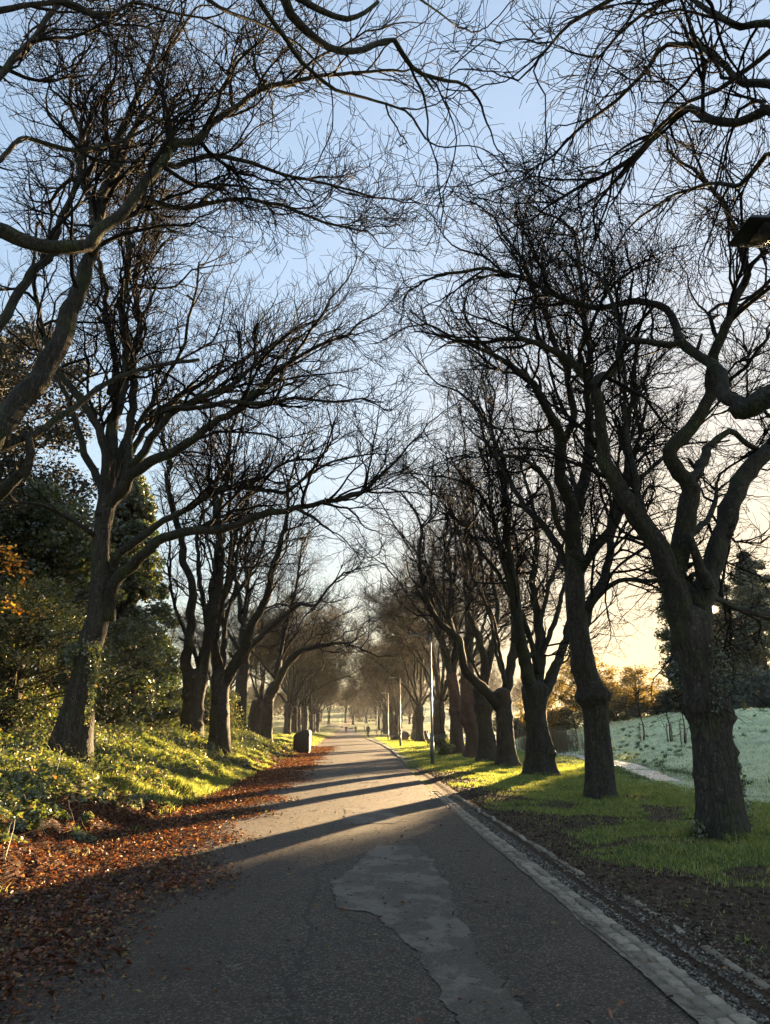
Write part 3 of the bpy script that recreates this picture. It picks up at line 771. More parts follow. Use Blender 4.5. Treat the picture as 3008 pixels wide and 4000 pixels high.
class Tree:
    def __init__(s, loc, label, seed, group='trees of the avenue', cat='tree', name='avenue_tree', bark='bark'):
        s.loc = np.array(loc, float); s.rg = np.random.default_rng(seed); s.seed = seed; s.bark = bark
        s.root = empty(name, loc, label, cat, group); s.sk = []; s.bag = Bag(); s.nl = 0
        s.tb = Bag()
    def trunk(s, pts, widths, k=28, burrs=(), rough=.035, px=None, flare=.45):
        P = np.array(pts, float); R = np.array(widths, float)
        n = max(12, int(np.linalg.norm(np.diff(P, axis=0), axis=1).sum() / .09))
        Q = catmull(np.concatenate([P, R[:, None]], 1), n); P, R = Q[:, :3], Q[:, 3]
        hh = np.linspace(0, 1, n) * np.linalg.norm(np.diff(P, axis=0), axis=1).sum()
        R = R * (1 + flare * .7 * np.exp(-hh / .30))
        s.fl = (hh, flare)
        P[0, 2] -= .15
        e = norm(P[-1] - P[-2]); c_ = np.array([.22, .42, .6, .74, .82]); P2 = P[-1] + e * (c_ * R[-1])[:, None]
        rgk = np.random.default_rng(s.seed + 5); Lh = hh[-1]
        if Lh > 2 and R[0] > .2:
            burrs = tuple(burrs) + tuple((Lh * rgk.uniform(.3, .98), rgk.uniform(.10, .24), rgk.uniform(.07, .16), rgk.uniform(0, 6.28), rgk.uniform(.3, .6)) for _ in range(9))
            burrs = burrs + tuple((-.05, flare * rgk.uniform(.3, .75), .42, az_ + rgk.uniform(-.3, .3), .30) for az_ in np.arange(6) * 1.047)
        V, F = limb_tube(np.concatenate([P, P2]), np.concatenate([R, R[-1] * np.array([.96, .84, .62, .35, .1])]), k, s.seed, rough, burrs); s.tb.add(V, F)
        # root buttresses: shallow ridges that swell toward the ground
        return P, R
    def limb(s, pts, r0, r1, grow=True, k=12, tmin=None, n=None, rough=.085, stub=False, own=True):
        P = np.array(pts, float); L = np.linalg.norm(np.diff(P, axis=0), axis=1).sum()
        n = n or max(10, int(L / .16)); t = np.linspace(0, 1, n)
        P = .45 * catmull(P, n) + .55 * linear(P, n); j = s.rg.normal(0, 1, (n, 3)); j = (j + np.roll(j, 1, 0)) / 1.6; j[:2] = 0
        R = r0 + (r1 - r0) * t ** .8
        P = P + j * np.minimum(.022, R * .30)[:, None]
        if r0 > .1: rough *= .6
        rk = np.random.default_rng(s.seed * 7 + s.nl)
        bur = tuple((L * rk.uniform(.08, .9), rk.uniform(.15, .40), rk.uniform(.8, 1.6) * r0, rk.uniform(0, 6.28), rk.uniform(.4, .9)) for _ in range(int(2 + L * .8))) if r0 > .04 else ()
        V, F = limb_tube(P, R, k, s.seed * 31 + s.nl, rough, bur)
        if r0 > .04:                                   # dead stubs and pruned snags along the limb
            for _ in range(int(1 + L * .5)):
                i_ = int(rk.uniform(.1, .85) * (n - 1)); tg = norm(P[min(i_ + 1, n - 1)] - P[i_]); pp = rk.normal(0, 1, 3); pp = norm(pp - (pp @ tg) * tg)
                q0 = P[i_]; d_ = norm(pp + tg * rk.uniform(.2, .9)); l_ = R[i_] + rk.uniform(.06, .28); r_ = max(.012, R[i_] * rk.uniform(.18, .38))
                sv, sf = tubes(np.stack([q0, q0 + d_ * l_ * .55, q0 + d_ * l_ + np.array([0, 0, .02])])[None], np.array([[r_ * 1.3, r_, r_ * .7]]), 7, cap=True)
                F = list(F) + [f + len(V) for f in sf]; V = np.concatenate([V, sv])
        V = V - s.loc
        if own: mesh_from('limb', V, F, M['limb'], s.root, True)
        else: s.tb.add(V + s.loc, F)
        s.nl += 1
        if grow: s.sk.append((catmull(P, 18), catmull(np.repeat(R[:, None], 3, 1), 18)[:, 0], .12 if tmin is None else tmin))
        return P, R
    def limb_px(s, xy, d0, d1, w0, w1, **kw):
        m = len(xy); pts = [at(x, y, d0 + (d1 - d0) * i / (m - 1)) for i, (x, y) in enumerate(xy)]
        f = lambda p, w: w / 2 / 1533 * np.dot(p - np.array([0, 0, CAMH]), FWD)
        return s.limb(pts, f(pts[0], w0), f(pts[-1], w1), **kw)
    def trunk_px(s, xyw, dep, **kw):
        pts = [at(x, y, dep if len(q) == 0 else q[0]) for x, y, w, *q in xyw]
        pts[0][2] = s.loc[2]
        R = [w / 2 / 1533 * np.dot(p - np.array([0, 0, CAMH]), FWD) for p, (x, y, w, *q) in zip(pts, xyw)]
        return s.trunk(pts, R, **kw)
    def random_limbs(s, start, rstart, n, L, tilt=(.25, .6), az=None, seed=0):
        """further limbs leaving the head of the trunk"""
        rg = s.rg
        for q in range(n):
            a = (q + rg.uniform(-.3, .3)) * 2 * pi / n if az is None else az[q]
            t = rg.uniform(*tilt); d = np.array([cos(a) * sin(t), sin(a) * sin(t), cos(t)])
            P = [np.array(start, float) - d * .2]; LL = L * rg.uniform(.8, 1.15); kk = 9
            for z in range(kk):
                d = norm(d + rg.normal(0, .16, 3) + np.array([cos(a), sin(a), 0]) * .05 + np.array([0, 0, .03]))
                P.append(P[-1] + d * LL / kk)
            s.limb(P, rstart * rg.uniform(.8, 1), .022, k=9, tmin=.3)
    def finish(s, dens=1.0, rmin=.0035, up=.03, lscale=1.0, sides=3, levels=4, pull=None, mat=None, trunkmat=None):
        if s.tb.n: s.tb.make('trunk', M[trunkmat or s.bark], s.root, True, s.loc)
        bag = Bag()
        for tm in sorted(set(q[2] for q in s.sk)):
            g = [q for q in s.sk if q[2] == tm]
            P = np.stack([q[0] for q in g]); R = np.stack([q[1] for q in g])
            bg_ = twigs(P, R, s.rg, dens, rmin, up, tm, lscale, sides, levels, pull)
            bag.add(np.concatenate(bg_.V), bg_.F)
        bag.make('crown', mat or M['twig'], s.root, False, s.loc)
        return s.root

def G(x, y): return (x, y, float(hz(x, y)))

# --- right row -----------------------------------------------------------------
T = Tree(G(5.55, 11.6), 'nearest tree at right, thick forked trunk with burrs beside the trodden verge', 11)
T.trunk_px([(1555, 1804, 104), (1555, 1770, 98), (1549, 1665, 88), (1536, 1560, 78), (1512, 1480, 68), (1500, 1440, 66), (1493, 1385, 74), (1488, 1340, 82)], 11.6, k=36,
           burrs=((2.1, .34, .20, 0, 9), (3.05, .34, .20, .3, .8), (3.0, .26, .2, 3.3, .8), (2.5, .2, .12, 4.4, .5)), rough=.045, flare=.22)
T.limb_px([(1488, 1395), (1474, 1335), (1458, 1270), (1434, 1205), (1391, 1134), (1340, 1067), (1307, 1004), (1300, 937), (1287, 863), (1263, 813), (1223, 772), (1173, 749), (1120, 730)], 11.6, 10.6, 62, 10, k=18, tmin=.45)
T.limb_px([(1275, 835), (1300, 812), (1334, 799), (1340, 735), (1342, 690)], 10.8, 12, 20, 6)
T.limb_px([(1455, 1245), (1470, 1180), (1481, 1121), (1491, 1054), (1468, 1020), (1441, 980), (1468, 947), (1508, 900), (1538, 853), (1538, 803), (1538, 762), (1555, 732), (1582, 660), (1612, 590), (1600, 530), (1560, 430), (1500, 370)], 11.6, 9.5, 46, 7, k=16, tmin=.3)
T.limb_px([(1480, 1040), (1501, 1020), (1520, 985), (1535, 960), (1575, 933), (1629, 967), (1690, 1000)], 11.4, 12.6, 26, 8)
T.limb_px([(1500, 1400), (1512, 1330), (1524, 1270), (1545, 1200), (1570, 1121), (1592, 1054), (1642, 987), (1700, 930), (1780, 850), (1830, 730)], 11.7, 12.6, 48, 26, k=18, tmin=.5)
T.limb_px([(1530, 1270), (1515, 1225), (1500, 1190), (1490, 1150)], 11.5, 11.1, 30, 14, grow=False)
T.limb_px([(1530, 1285), (1560, 1298), (1580, 1308), (1620, 1320), (1690, 1350)], 11.7, 13, 13, 7)
T.limb_px([(1470, 1165), (1500, 1150), (1530, 1120), (1545, 1085), (1548, 1040)], 11.8, 13.5, 20, 6)
T.random_limbs(at(1500, 1300, 11.8), .11, 3, 6.5, (.4, .8), az=(.6, 1.4, 2.2))
T.finish(dens=1.15, rmin=.005)

T = Tree(G(5.72, 17.4), 'second tree from the right, straight trunk with a swollen burr collar', 12)
T.trunk_px([(1297, 1726, 66), (1293, 1640, 58), (1287, 1560, 52), (1281, 1500, 50), (1262, 1440, 50), (1252, 1380, 46), (1242, 1300, 42), (1240, 1188, 38)], 17.4,
           burrs=((2.45, .42, .2, 0, 9), (2.7, .3, .25, .2, 1.0)), flare=.25)
T.limb_px([(1240, 1195), (1233, 1087), (1206, 1020), (1213, 953), (1196, 906), (1156, 836), (1120, 800), (1070, 770), (1010, 740), (960, 720)], 17.4, 14, 36, 5, k=14, tmin=.3)
T.limb_px([(1243, 1100), (1268, 1010), (1275, 930), (1268, 850), (1275, 760), (1262, 680), (1255, 600), (1240, 500)], 17.4, 18.0, 27, 6, k=12)
T.limb_px([(1262, 1350), (1275, 1300), (1307, 1240), (1324, 1154), (1340, 1100), (1362, 1010), (1385, 930), (1400, 850)], 17.5, 19.5, 24, 6, k=12)
T.limb_px([(1262, 1330), (1300, 1275), (1340, 1252), (1400, 1255), (1470, 1240)], 17.4, 16, 15, 6)
T.limb_px([(1240, 1190), (1205, 1130), (1190, 1060), (1160, 1010), (1120, 985), (1060, 985)], 17.3, 15.6, 15, 5)
T.limb_px([(1215, 960), (1240, 900), (1225, 800), (1190, 720), (1160, 640), (1130, 560), (1080, 500)], 17.0, 14.5, 18, 5)
T.random_limbs(at(1242, 1250, 17.4), .12, 4, 8, (.3, .7), az=(.2, 1.3, 2.0, 5.2))
T.finish(dens=1.3, rmin=.006)

T = Tree(G(6.3, 25.4), 'third tree from the right with flared fluted base and three upright stems', 13)
T.trunk_px([(1168, 1680, 68), (1165, 1640, 58), (1162, 1580, 48), (1158, 1540, 46), (1155, 1490, 52)], 25.4, flare=.35, rough=.06, burrs=((3.0, .1, .4, 0, 9),))
T.limb_px([(1150, 1510), (1135, 1440), (1122, 1370), (1112, 1290), (1100, 1200), (1092, 1110), (1085, 1000), (1058, 930), (1030, 880)], 25.4, 23, 34, 5, k=12, tmin=.25)
T.limb_px([(1158, 1500), (1168, 1400), (1160, 1320), (1150, 1262), (1160, 1180), (1150, 1090), (1125, 1010)], 25.5, 26.5, 30, 5, k=12)
T.limb_px([(1170, 1510), (1200, 1440), (1222, 1380), (1240, 1300), (1262, 1230), (1290, 1130)], 25.5, 27.5, 26, 5, k=12)
T.limb_px([(1108, 1260), (1082, 1190), (1062, 1110), (1030, 1060), (1000, 1040), (960, 1030)], 25, 22, 14, 4)
T.random_limbs(at(1158, 1440, 25.4), .12, 4, 10, (.25, .6))
T.finish(dens=1.25, rmin=.0055)

T = Tree(G(6.1, 30.9), 'avenue tree at right with a long mossy limb reaching left over the verge', 14)
T.trunk_px([(1095, 1662, 46), (1092, 1600, 37), (1090, 1550, 36), (1084, 1500, 38)], 30.9, burrs=((3.0, .2, .3, 2.5, 1.2),))
T.limb_px([(1080, 1530), (1070, 1515), (1040, 1482), (1004, 1448), (992, 1382), (955, 1350), (924, 1305), (909, 1245), (906, 1191), (912, 1151), (900, 1110), (880, 1080)], 30.9, 28, 24, 4, k=12, tmin=.35)
T.limb_px([(1088, 1510), (1102, 1450), (1112, 1380), (1108, 1300), (1118, 1210), (1110, 1130)], 31, 31.5, 26, 5)
T.limb_px([(1005, 1450), (988, 1400), (968, 1330), (975, 1250), (960, 1180), (970, 1100)], 30.5, 30, 12, 4)
T.random_limbs(at(1090, 1470, 30.9), .09, 3, 11, (.1, .35))
T.finish(dens=1.0, rmin=.005)

T = Tree(G(5.85, 34.6), 'avenue tree at right close beside the mossy limbed one, leaning slightly left', 15)
T.trunk_px([(1055, 1655, 44), (1050, 1600, 36), (1046, 1540, 34), (1040, 1490, 36)], 34.6, burrs=((2.6, .25, .25, 0, 9),))
T.limb_px([(1040, 1500), (1048, 1430), (1030, 1370), (1010, 1320), (1020, 1240), (1005, 1150), (1015, 1060)], 34.6, 34, 20, 4, k=10)
T.limb_px([(1046, 1480), (1062, 1400), (1075, 1310), (1060, 1220), (1070, 1120)], 34.6, 35.5, 18, 4, k=10)
T.random_limbs(at(1042, 1470, 34.6), .09, 3, 11, (.1, .35))
T.finish(dens=1.0, rmin=.005)

T = Tree(G(6.3, 39.7), 'avenue tree at right with reddish knotted trunk', 16, bark='bark_red')
T.trunk_px([(1024, 1642, 38), (1020, 1580, 32), (1012, 1520, 34), (1010, 1440, 28)], 39.7, burrs=((2.0, .2, .25, 0, 9), (3.6, .25, .3, 3, 1.2)))
T.limb_px([(1010, 1440), (1012, 1340), (1005, 1240), (1015, 1150), (1000, 1080)], 39.7, 40, 22, 4, k=10)
T.random_limbs(at(1010, 1450, 39.7), .13, 5, 11, (.2, .65))
T.finish(dens=1.0, rmin=.0055)

T = Tree(G(6.25, 45.2), 'avenue tree at right with slender reddish trunk behind the lamp post', 17, bark='bark_red')
T.trunk_px([(989, 1634, 32), (985, 1570, 26), (982, 1500, 24), (975, 1460, 26)], 45.2, burrs=((2.6, .25, .25, 0, 9),))
T.limb_px([(975, 1465), (960, 1400), (945, 1350), (930, 1280), (935, 1190)], 45.2, 44, 17, 4, k=9)
T.limb_px([(978, 1465), (985, 1380), (978, 1300), (985, 1200)], 45.2, 46, 15, 4, k=9)
T.random_limbs(at(978, 1450, 45.2), .12, 5, 11, (.2, .65))
T.finish(dens=1.0, rmin=.006)

# the tree beside the camera on the right: its trunk stands outside the frame
T = Tree(G(5.6, 5.9), 'tree beside the viewpoint at right, only its overhanging limbs in view', 18)
T.trunk([(5.6, 5.9, 0), (5.6, 5.9, 1.5), (5.65, 5.85, 3.0), (5.7, 5.8, 4.2)], [.42, .38, .36, .40], burrs=((2.5, .3, .3, 0, 9),))
T.limb([(5.7, 5.8, 4.0), (5.4, 6.6, 4.3), at(1720, 830, 7.6), at(1663, 850, 7.9)], .22, .10, grow=False, k=16)
T.limb_px([(1665, 848), (1640, 860), (1609, 868), (1575, 862), (1560, 835), (1556, 806), (1535, 780), (1508, 759), (1471, 734), (1460, 700), (1440, 665), (1380, 650), (1300, 665), (1220, 650), (1150, 610), (1050, 580), (960, 590)], 8.0, 11.5, 34, 6, k=16, tmin=.4)
T.limb_px([(1475, 738), (1441, 747), (1390, 737), (1347, 729), (1335, 690), (1320, 640), (1290, 595), (1240, 560)], 9.2, 10.2, 15, 4)
T.limb_px([(1700, 845), (1663, 850), (1625, 880), (1585, 890)], 7.7, 7.9, 52, 38, grow=False, k=14, rough=.16)
T.limb([(5.7, 5.8, 4.1), (5.9, 6.0, 6.5), at(1760, 300, 6.0)], .2, .11, grow=False, k=14)
T.limb_px([(1740, 290), (1663, 240), (1600, 262), (1540, 262), (1490, 235), (1440, 262), (1380, 332), (1320, 372), (1250, 405), (1190, 440)], 6.0, 8.2, 30, 5)
T.limb_px([(1740, 200), (1663, 185), (1600, 178), (1550, 130), (1500, 95), (1430, 100), (1390, 160), (1330, 220), (1260, 270), (1200, 330)], 5.8, 8.0, 20, 5)
T.limb_px([(1740, 110), (1663, 55), (1600, 60), (1540, 30), (1480, -10), (1400, 20), (1340, 70), (1290, 130)], 5.4, 7.0, 20, 5)
T.limb_px([(1740, 40), (1640, 130), (1560, 190), (1470, 230), (1400, 300), (1340, 330)], 5.6, 7.5, 14, 4)
T.limb_px([(1700, -60), (1560, -40), (1420, -50), (1300, 10), (1220, 60), (1160, 130)], 5.0, 6.6, 22, 5)
T.limb_px([(1740, 420), (1663, 330), (1600, 400), (1540, 395), (1460, 420), (1380, 470)], 6.5, 9.5, 16, 5)
T.limb([(5.7, 5.8, 4.1), (7.5, 6.2, 6.5), (9, 7.5, 9), (10, 9, 11)], .18, .05)
T.finish(dens=1.5, rmin=.005, up=-.05)

# --- left row ------------------------------------------------------------------
T = Tree(G(-6.45, 16.0), 'big leaning tree at left, ivy on its broad trunk, standing on the bank', 21)
T.trunk_px([(152, 1612, 84), (163, 1560, 75), (178, 1480, 60), (194, 1400, 49), (212, 1330, 45), (216, 1250, 39), (219, 1160, 35), (230, 1095, 35)], 16.0, flare=.2,
           burrs=((2.2, .30, .16, 3.2, .9), (3.1, .30, .25, -.2, .8)))
T.limb_px([(222, 1120), (233, 1045), (239, 979), (246, 896), (268, 830), (275, 760), (265, 660), (280, 560), (275, 460), (285, 350)], 16, 16.5, 34, 5, k=12)
T.limb_px([(224, 1100), (232, 1020), (229, 962), (199, 896), (160, 846), (120, 790), (90, 700), (70, 600), (80, 480)], 16, 15.5, 24, 5, k=12)
T.limb_px([(240, 850), (250, 780), (230, 700), (225, 600), (200, 500), (190, 380)], 16.4, 18, 18, 5)
T.limb_px([(228, 1100), (266, 1045), (316, 1002), (399, 962), (465, 912), (532, 872), (590, 810), (640, 775), (700, 742), (760, 720)], 16, 15, 30, 5, k=12, tmin=.2)
T.limb_px([(268, 1040), (279, 1008), (279, 962), (282, 912), (289, 846), (285, 780), (300, 700), (290, 600), (310, 500), (330, 400)], 16, 17, 22, 5, k=12)
T.limb_px([(285, 1010), (292, 1000), (332, 939), (366, 896), (432, 859), (499, 832), (560, 780), (610, 730), (660, 700)], 16, 15.5, 20, 4, k=12)
T.limb_px([(345, 925), (350, 890), (375, 880), (430, 882), (500, 868), (560, 872), (640, 860), (720, 868), (790, 860)], 16, 14.6, 13, 4)
T.limb_px([(232, 1340), (243, 1261), (283, 1225), (299, 1201), (349, 1165), (432, 1145), (498, 1138), (548, 1118), (631, 1098), (698, 1085), (781, 1065), (814, 1032), (864, 988)], 16, 13.6, 30, 5, k=12, tmin=.35)
T.limb_px([(240, 1280), (249, 1211), (283, 1175), (332, 1138), (399, 1101), (465, 1062), (532, 1048), (614, 1065), (664, 1028), (714, 998), (770, 985)], 16.1, 15, 22, 4, k=12, tmin=.35)
T.limb_px([(205, 1160), (199, 1151), (133, 1108), (90, 1090), (50, 1085), (0, 1090)], 16, 15, 12, 5)
T.limb_px([(640, 1098), (680, 1120), (720, 1150)], 15, 14.6, 8, 3)
T.random_limbs(at(230, 1080, 16.2), .12, 4, 9, (.2, .6), az=(1.2, 2.0, 2.8, .3))
T.finish(dens=1.2, rmin=.0058, up=.05, pull=np.array([.06, 0, 0]))
treeL1 = T.root

T = Tree(G(-7.1, 30.5), 'forked tree on the left bank with two tall bare stems and a burr', 22)
T.trunk_px([(414, 1580, 50), (416, 1530, 44), (420, 1490, 46), (422, 1465, 52)], 30.5)
T.limb_px([(412, 1490), (403, 1430), (410, 1360), (415, 1294), (415, 1258), (395, 1211), (392, 1161), (372, 1095), (359, 1035), (369, 1000), (350, 950), (360, 880)], 30.5, 30, 26, 5, k=12, tmin=.4)
T.limb_px([(428, 1490), (442, 1427), (455, 1361), (465, 1244), (475, 1161), (465, 1095), (465, 1045), (495, 979), (500, 930), (520, 870)], 30.5, 30, 30, 5, k=12, tmin=.3)
T.limb_px([(462, 1330), (478, 1300), (498, 1261), (498, 1211), (511, 1145), (530, 1090), (560, 1020)], 30.5, 31, 18, 4, k=10)
T.limb_px([(452, 1380), (440, 1300), (430, 1240), (425, 1160), (440, 1090), (420, 1020)], 30.6, 31.5, 14, 4)
T.random_limbs(at(430, 1440, 30.5), .11, 3, 11, (.2, .55), az=(1.5, 2.6, .5))
T.finish(dens=1.0, rmin=.005)

T = Tree(G(-5.5, 26.5), 'left avenue tree with squared plinth-like base and one limb bending right', 23)
T.trunk_px([(474, 1592, 46), (475, 1540, 43), (476, 1500, 38), (478, 1460, 40)], 26.5, flare=.12)
T.limb_px([(474, 1475), (468, 1427), (466, 1380), (462, 1340), (470, 1290), (480, 1200), (472, 1110), (490, 1020)], 26.5, 27, 25, 5, k=12, tmin=.3)
T.limb_px([(482, 1480), (505, 1440), (528, 1400), (545, 1350), (575, 1294), (588, 1228), (604, 1178), (621, 1112), (622, 1050), (640, 990)], 26.5, 25, 26, 4, k=12, tmin=.3)
T.limb_px([(535, 1380), (520, 1330), (518, 1290), (508, 1244), (515, 1180), (530, 1100)], 26.5, 27, 13, 4)
T.random_limbs(at(478, 1440, 26.5), .10, 3, 10, (.25, .6), az=(1.5, 2.6, 4.2))
T.finish(dens=1.0, rmin=.0048)

T = Tree(G(-7.7, 49), 'left avenue tree with small burrs up its straight trunk, fourth along the bank', 24)
T.trunk_px([(518, 1580, 28), (520, 1520, 25), (524, 1460, 26), (526, 1430, 27)], 49, burrs=((3.2, .25, .25, 0, 1.2), (2.0, .2, .2, 3, 1.2)))
T.limb_px([(526, 1440), (538, 1400), (561, 1377), (614, 1328), (648, 1304), (681, 1308), (708, 1271), (740, 1240)], 49, 44, 17, 4, k=9)
T.limb_px([(526, 1435), (522, 1370), (535, 1290), (530, 1200), (545, 1110)], 49, 50, 16, 4, k=9)
T.random_limbs(at(526, 1430, 49), .13, 4, 11, (.2, .6))
T.finish(dens=1.0, rmin=.006)

T = Tree(G(-6.4, 51), 'left avenue tree leaning hard right over a nest of cut shoots', 25)
T.trunk_px([(574, 1578, 28), (577, 1540, 26), (582, 1505, 24), (594, 1480, 23)], 51)
T.limb_px([(592, 1485), (606, 1460), (622, 1430), (650, 1405), (690, 1395), (740, 1388), (780, 1400)], 51, 46, 19, 4, k=9)
T.limb_px([(600, 1470), (605, 1410), (620, 1340), (640, 1270), (650, 1190)], 51, 52, 13, 4, k=9)
T.random_limbs(at(598, 1470, 51), .11, 4, 10, (.2, .6))
T.finish(dens=1.0, rmin=.006)

# broken stump beside it
T = Tree(G(-7.1, 50), 'short broken stump of an avenue tree with splintered top and red shoots', 26, name='tree_stump', cat='tree stump', group=None)
T.trunk_px([(549, 1578, 28), (551, 1545, 27), (556, 1520, 26)], 50)
T.limb_px([(556, 1525), (562, 1500), (567, 1465)], 50, 50, 12, 2, grow=False, rough=.15)
S0 = at(556, 1515, 50)
T.sk.append((catmull([S0 - [.4, 0, 0], S0 + [.5, 0, .2]], 18), np.full(18, .02), 0.0))
T.finish(dens=1.6, rmin=.006, lscale=.45)

# tree beside the camera at left, trunk outside the frame
T = Tree(G(-6.7, 8.8), 'tree beside the viewpoint at left, mossy limbs sweeping in over the bank', 27)
zb = float(hz(-6.7, 8.8))
T.trunk([(-6.7, 8.8, zb), (-6.7, 8.85, zb + 1.2), (-6.6, 8.9, zb + 2.3)], [.46, .40, .40])
T.limb([(-6.6, 8.9, zb + 2.0), (-6.3, 9.0, 4.2), at(-60, 980, 9.2), at(0, 915, 9.4)], .28, .17, grow=False, k=18)
T.limb_px([(-20, 935), (20, 895), (60, 850), (105, 790), (140, 700), (175, 620), (205, 530), (222, 440), (240, 360), (262, 280), (300, 200), (330, 120)], 9.4, 11.0, 56, 7, k=18, tmin=.3)
T.limb([(-6.5, 8.9, zb + 2.2), (-6.9, 8.6, 5.4), at(-120, 480, 8.6), at(-30, 490, 8.7)], .2, .12, grow=False, k=14)
T.limb_px([(-40, 488), (0, 497), (60, 522), (130, 537), (190, 525), (240, 480), (300, 420), (350, 345), (372, 315), (400, 308), (430, 305), (455, 270), (500, 235), (570, 190), (680, 165), (780, 158), (850, 150)], 8.7, 10.0, 36, 5, k=16, tmin=.35)
T.limb_px([(-50, 985), (0, 968), (80, 935), (160, 880), (240, 820), (330, 790), (430, 775)], 9.3, 10.6, 20, 7, grow=False)
T.limb_px([(60, 942), (66, 985), (50, 1020), (10, 1065), (-20, 1080)], 9.6, 9.8, 16, 26, grow=False)
T.limb_px([(-60, 760), (0, 702), (50, 612), (100, 560), (130, 480), (170, 390), (175, 300), (210, 210)], 9.0, 10.5, 24, 5)
T.limb_px([(-60, 380), (0, 345), (40, 305), (60, 298), (120, 318), (180, 326), (260, 305), (330, 270), (420, 220)], 8.2, 9.2, 13, 4)
T.limb_px([(200, 545), (215, 500), (200, 440), (170, 370), (180, 300), (150, 220), (160, 130)], 10, 10.8, 22, 5)
T.limb_px([(232, 395), (260, 350), (290, 280), (345, 190), (370, 100), (420, 20)], 10.5, 11, 16, 4)
T.limb_px([(300, 422), (330, 440), (400, 450), (500, 430), (600, 440), (700, 480), (790, 500)], 9.4, 11.5, 13, 4)
T.limb_px([(345, 350), (380, 360), (450, 335), (540, 350), (620, 380), (720, 400), (820, 430)], 9.5, 11, 13, 4)
T.limb_px([(-40, 30), (60, 12), (150, 5), (200, 32), (240, 28), (290, 5), (380, 30), (450, 40)], 7.0, 7.6, 15, 4)
T.limb_px([(-40, 200), (30, 130), (90, 60), (160, -30)], 8.4, 9, 18, 8)
T.finish(dens=1.35, rmin=.0056, up=.04, pull=np.array([.05, 0, .0]))

T = Tree(G(-6.2, 2.4), 'tree behind the viewpoint at left, one limb crossing the top of the sky', 28)
T.trunk([(-6.2, 2.4, .6), (-6.2, 2.4, 2.2), (-6.1, 2.4, 3.6)], [.4, .36, .36])
T.limb([(-6.1, 2.4, 3.4), (-5, 2.6, 6.0), (-3.2, 3.0, 8.6), at(600, -120, 4.6)], .18, .07, grow=False, k=12)
T.limb_px([(600, -60), (622, 20), (650, 62), (690, 90), (730, 110), (780, 108), (850, 84), (872, 122), (900, 155), (960, 170), (1000, 178), (1028, 208)], 4.8, 6.6, 22, 6, tmin=.65, k=10)
T.limb_px([(615, -20), (690, 22), (735, 42), (780, 36), (815, 4)], 4.9, 5.2, 15, 8, grow=False, k=10)
T.limb_px([(520, -60), (600, 60), (650, 130), (720, 190), (800, 215), (880, 240), (920, 300)], 5.2, 7.5, 12, 4, tmin=.3)
T.limb_px([(380, -60), (480, 20), (560, 50), (640, 90), (700, 150)], 5.4, 7, 10, 4)
T.limb_px([(800, -80), (880, -20), (940, 20), (990, 60)], 5.4, 6.5, 8, 3, tmin=.5)
T.finish(dens=.5, rmin=.004, up=-.03)

# --- generic avenue trees, four kinds, repeated down both rows ----------------------
def avenue(seed, loc, label, mat_, rmin, dens=1.15):
    T = Tree(loc, label, seed); rg = T.rg; x, y, z = loc
    hb = rg.uniform(2.6, 3.6); ln = rg.uniform(-.15, .15, 2)
    T.trunk([(x, y, z), (x + ln[0] * .4, y, z + hb * .4), (x + ln[0], y + ln[1], z + hb)], [.46, .38, .42], k=16,
            burrs=((hb * .75, .25, .25, 0, 9), (hb * .95, .25, .25, rg.uniform(0, 6), 1)))
    T.random_limbs((x + ln[0], y + ln[1], z + hb), .17, 6, 13, (.08, .5))
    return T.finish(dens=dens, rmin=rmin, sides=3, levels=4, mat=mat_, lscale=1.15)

kinds = []
R_pos = [(6.75, 59.5), (6.85, 62.6), (6.9, 80), (7.6, 96), (6.4, 118), (7.2, 124), (6.6, 133), (6.9, 146), (6.5, 160), (6.7, 176), (6.0, 195), (13, 215)]
L_pos = [(-8.1, 88), (-8.0, 97), (-8.3, 106), (-7.9, 115), (-8.4, 124), (-8.0, 134), (-8.2, 144), (-8.1, 155), (-8.6, 166), (-9.4, 178), (-11.4, 190), (-14.2, 203)]
ordn = ['first', 'second', 'third', 'fourth', 'fifth', 'sixth', 'seventh', 'eighth', 'ninth', 'tenth', 'eleventh', 'twelfth']
far_list = [('R', i, p) for i, p in enumerate(R_pos)] + [('L', i, p) for i, p in enumerate(L_pos)]
def far_label(side, i):
    if side == 'R':
        special = {0: 'dark trunk just behind the near lamp post in the right row', 1: 'stout trunk touching the near lamp post in the right row', 2: 'dark trunk between the log pile and the near lamp post', 3: 'mossy trunk standing behind the log pile'}
        return special.get(i, '%s trunk of the distant right row beyond the log pile, counted from the pile' % ordn[i - 4])
    return '%s trunk of the receding left row, counted from the litter bin into the distance' % ordn[i]
protos = []
for q, (sd_, i, p) in enumerate(far_list[:2] + far_list[12:14]):
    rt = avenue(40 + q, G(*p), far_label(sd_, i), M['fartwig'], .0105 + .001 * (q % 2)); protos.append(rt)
done = {('R', 0), ('R', 1), ('L', 0), ('L', 1)}
rg2 = np.random.default_rng(5)
for sd_, i, p in far_list:
    if (sd_, i) in done: continue
    src = protos[int(rg2.integers(0, 4))]; s_ = rg2.uniform(.92, 1.1)
    copy_tree(src, G(*p), rg2.uniform(0, 6.28), (s_, s_, s_ * rg2.uniform(.95, 1.06)), far_label(sd_, i), 'trees of the avenue')
# second line in the left row seen between the near trunks
for i, (p, l) in enumerate([((-12.5, 66), 'bare tree behind the left row, between the second and fourth trunks'), ((-9.5, 73), 'bare tree behind the broken stump in the left row'),
                            ((-22, 82), 'bare tree far behind the left bank, showing low between the forked stems')]):
    copy_tree(protos[i], G(*p), 1.0 + i, (.85, .85, .8), l, 'trees behind the left row')
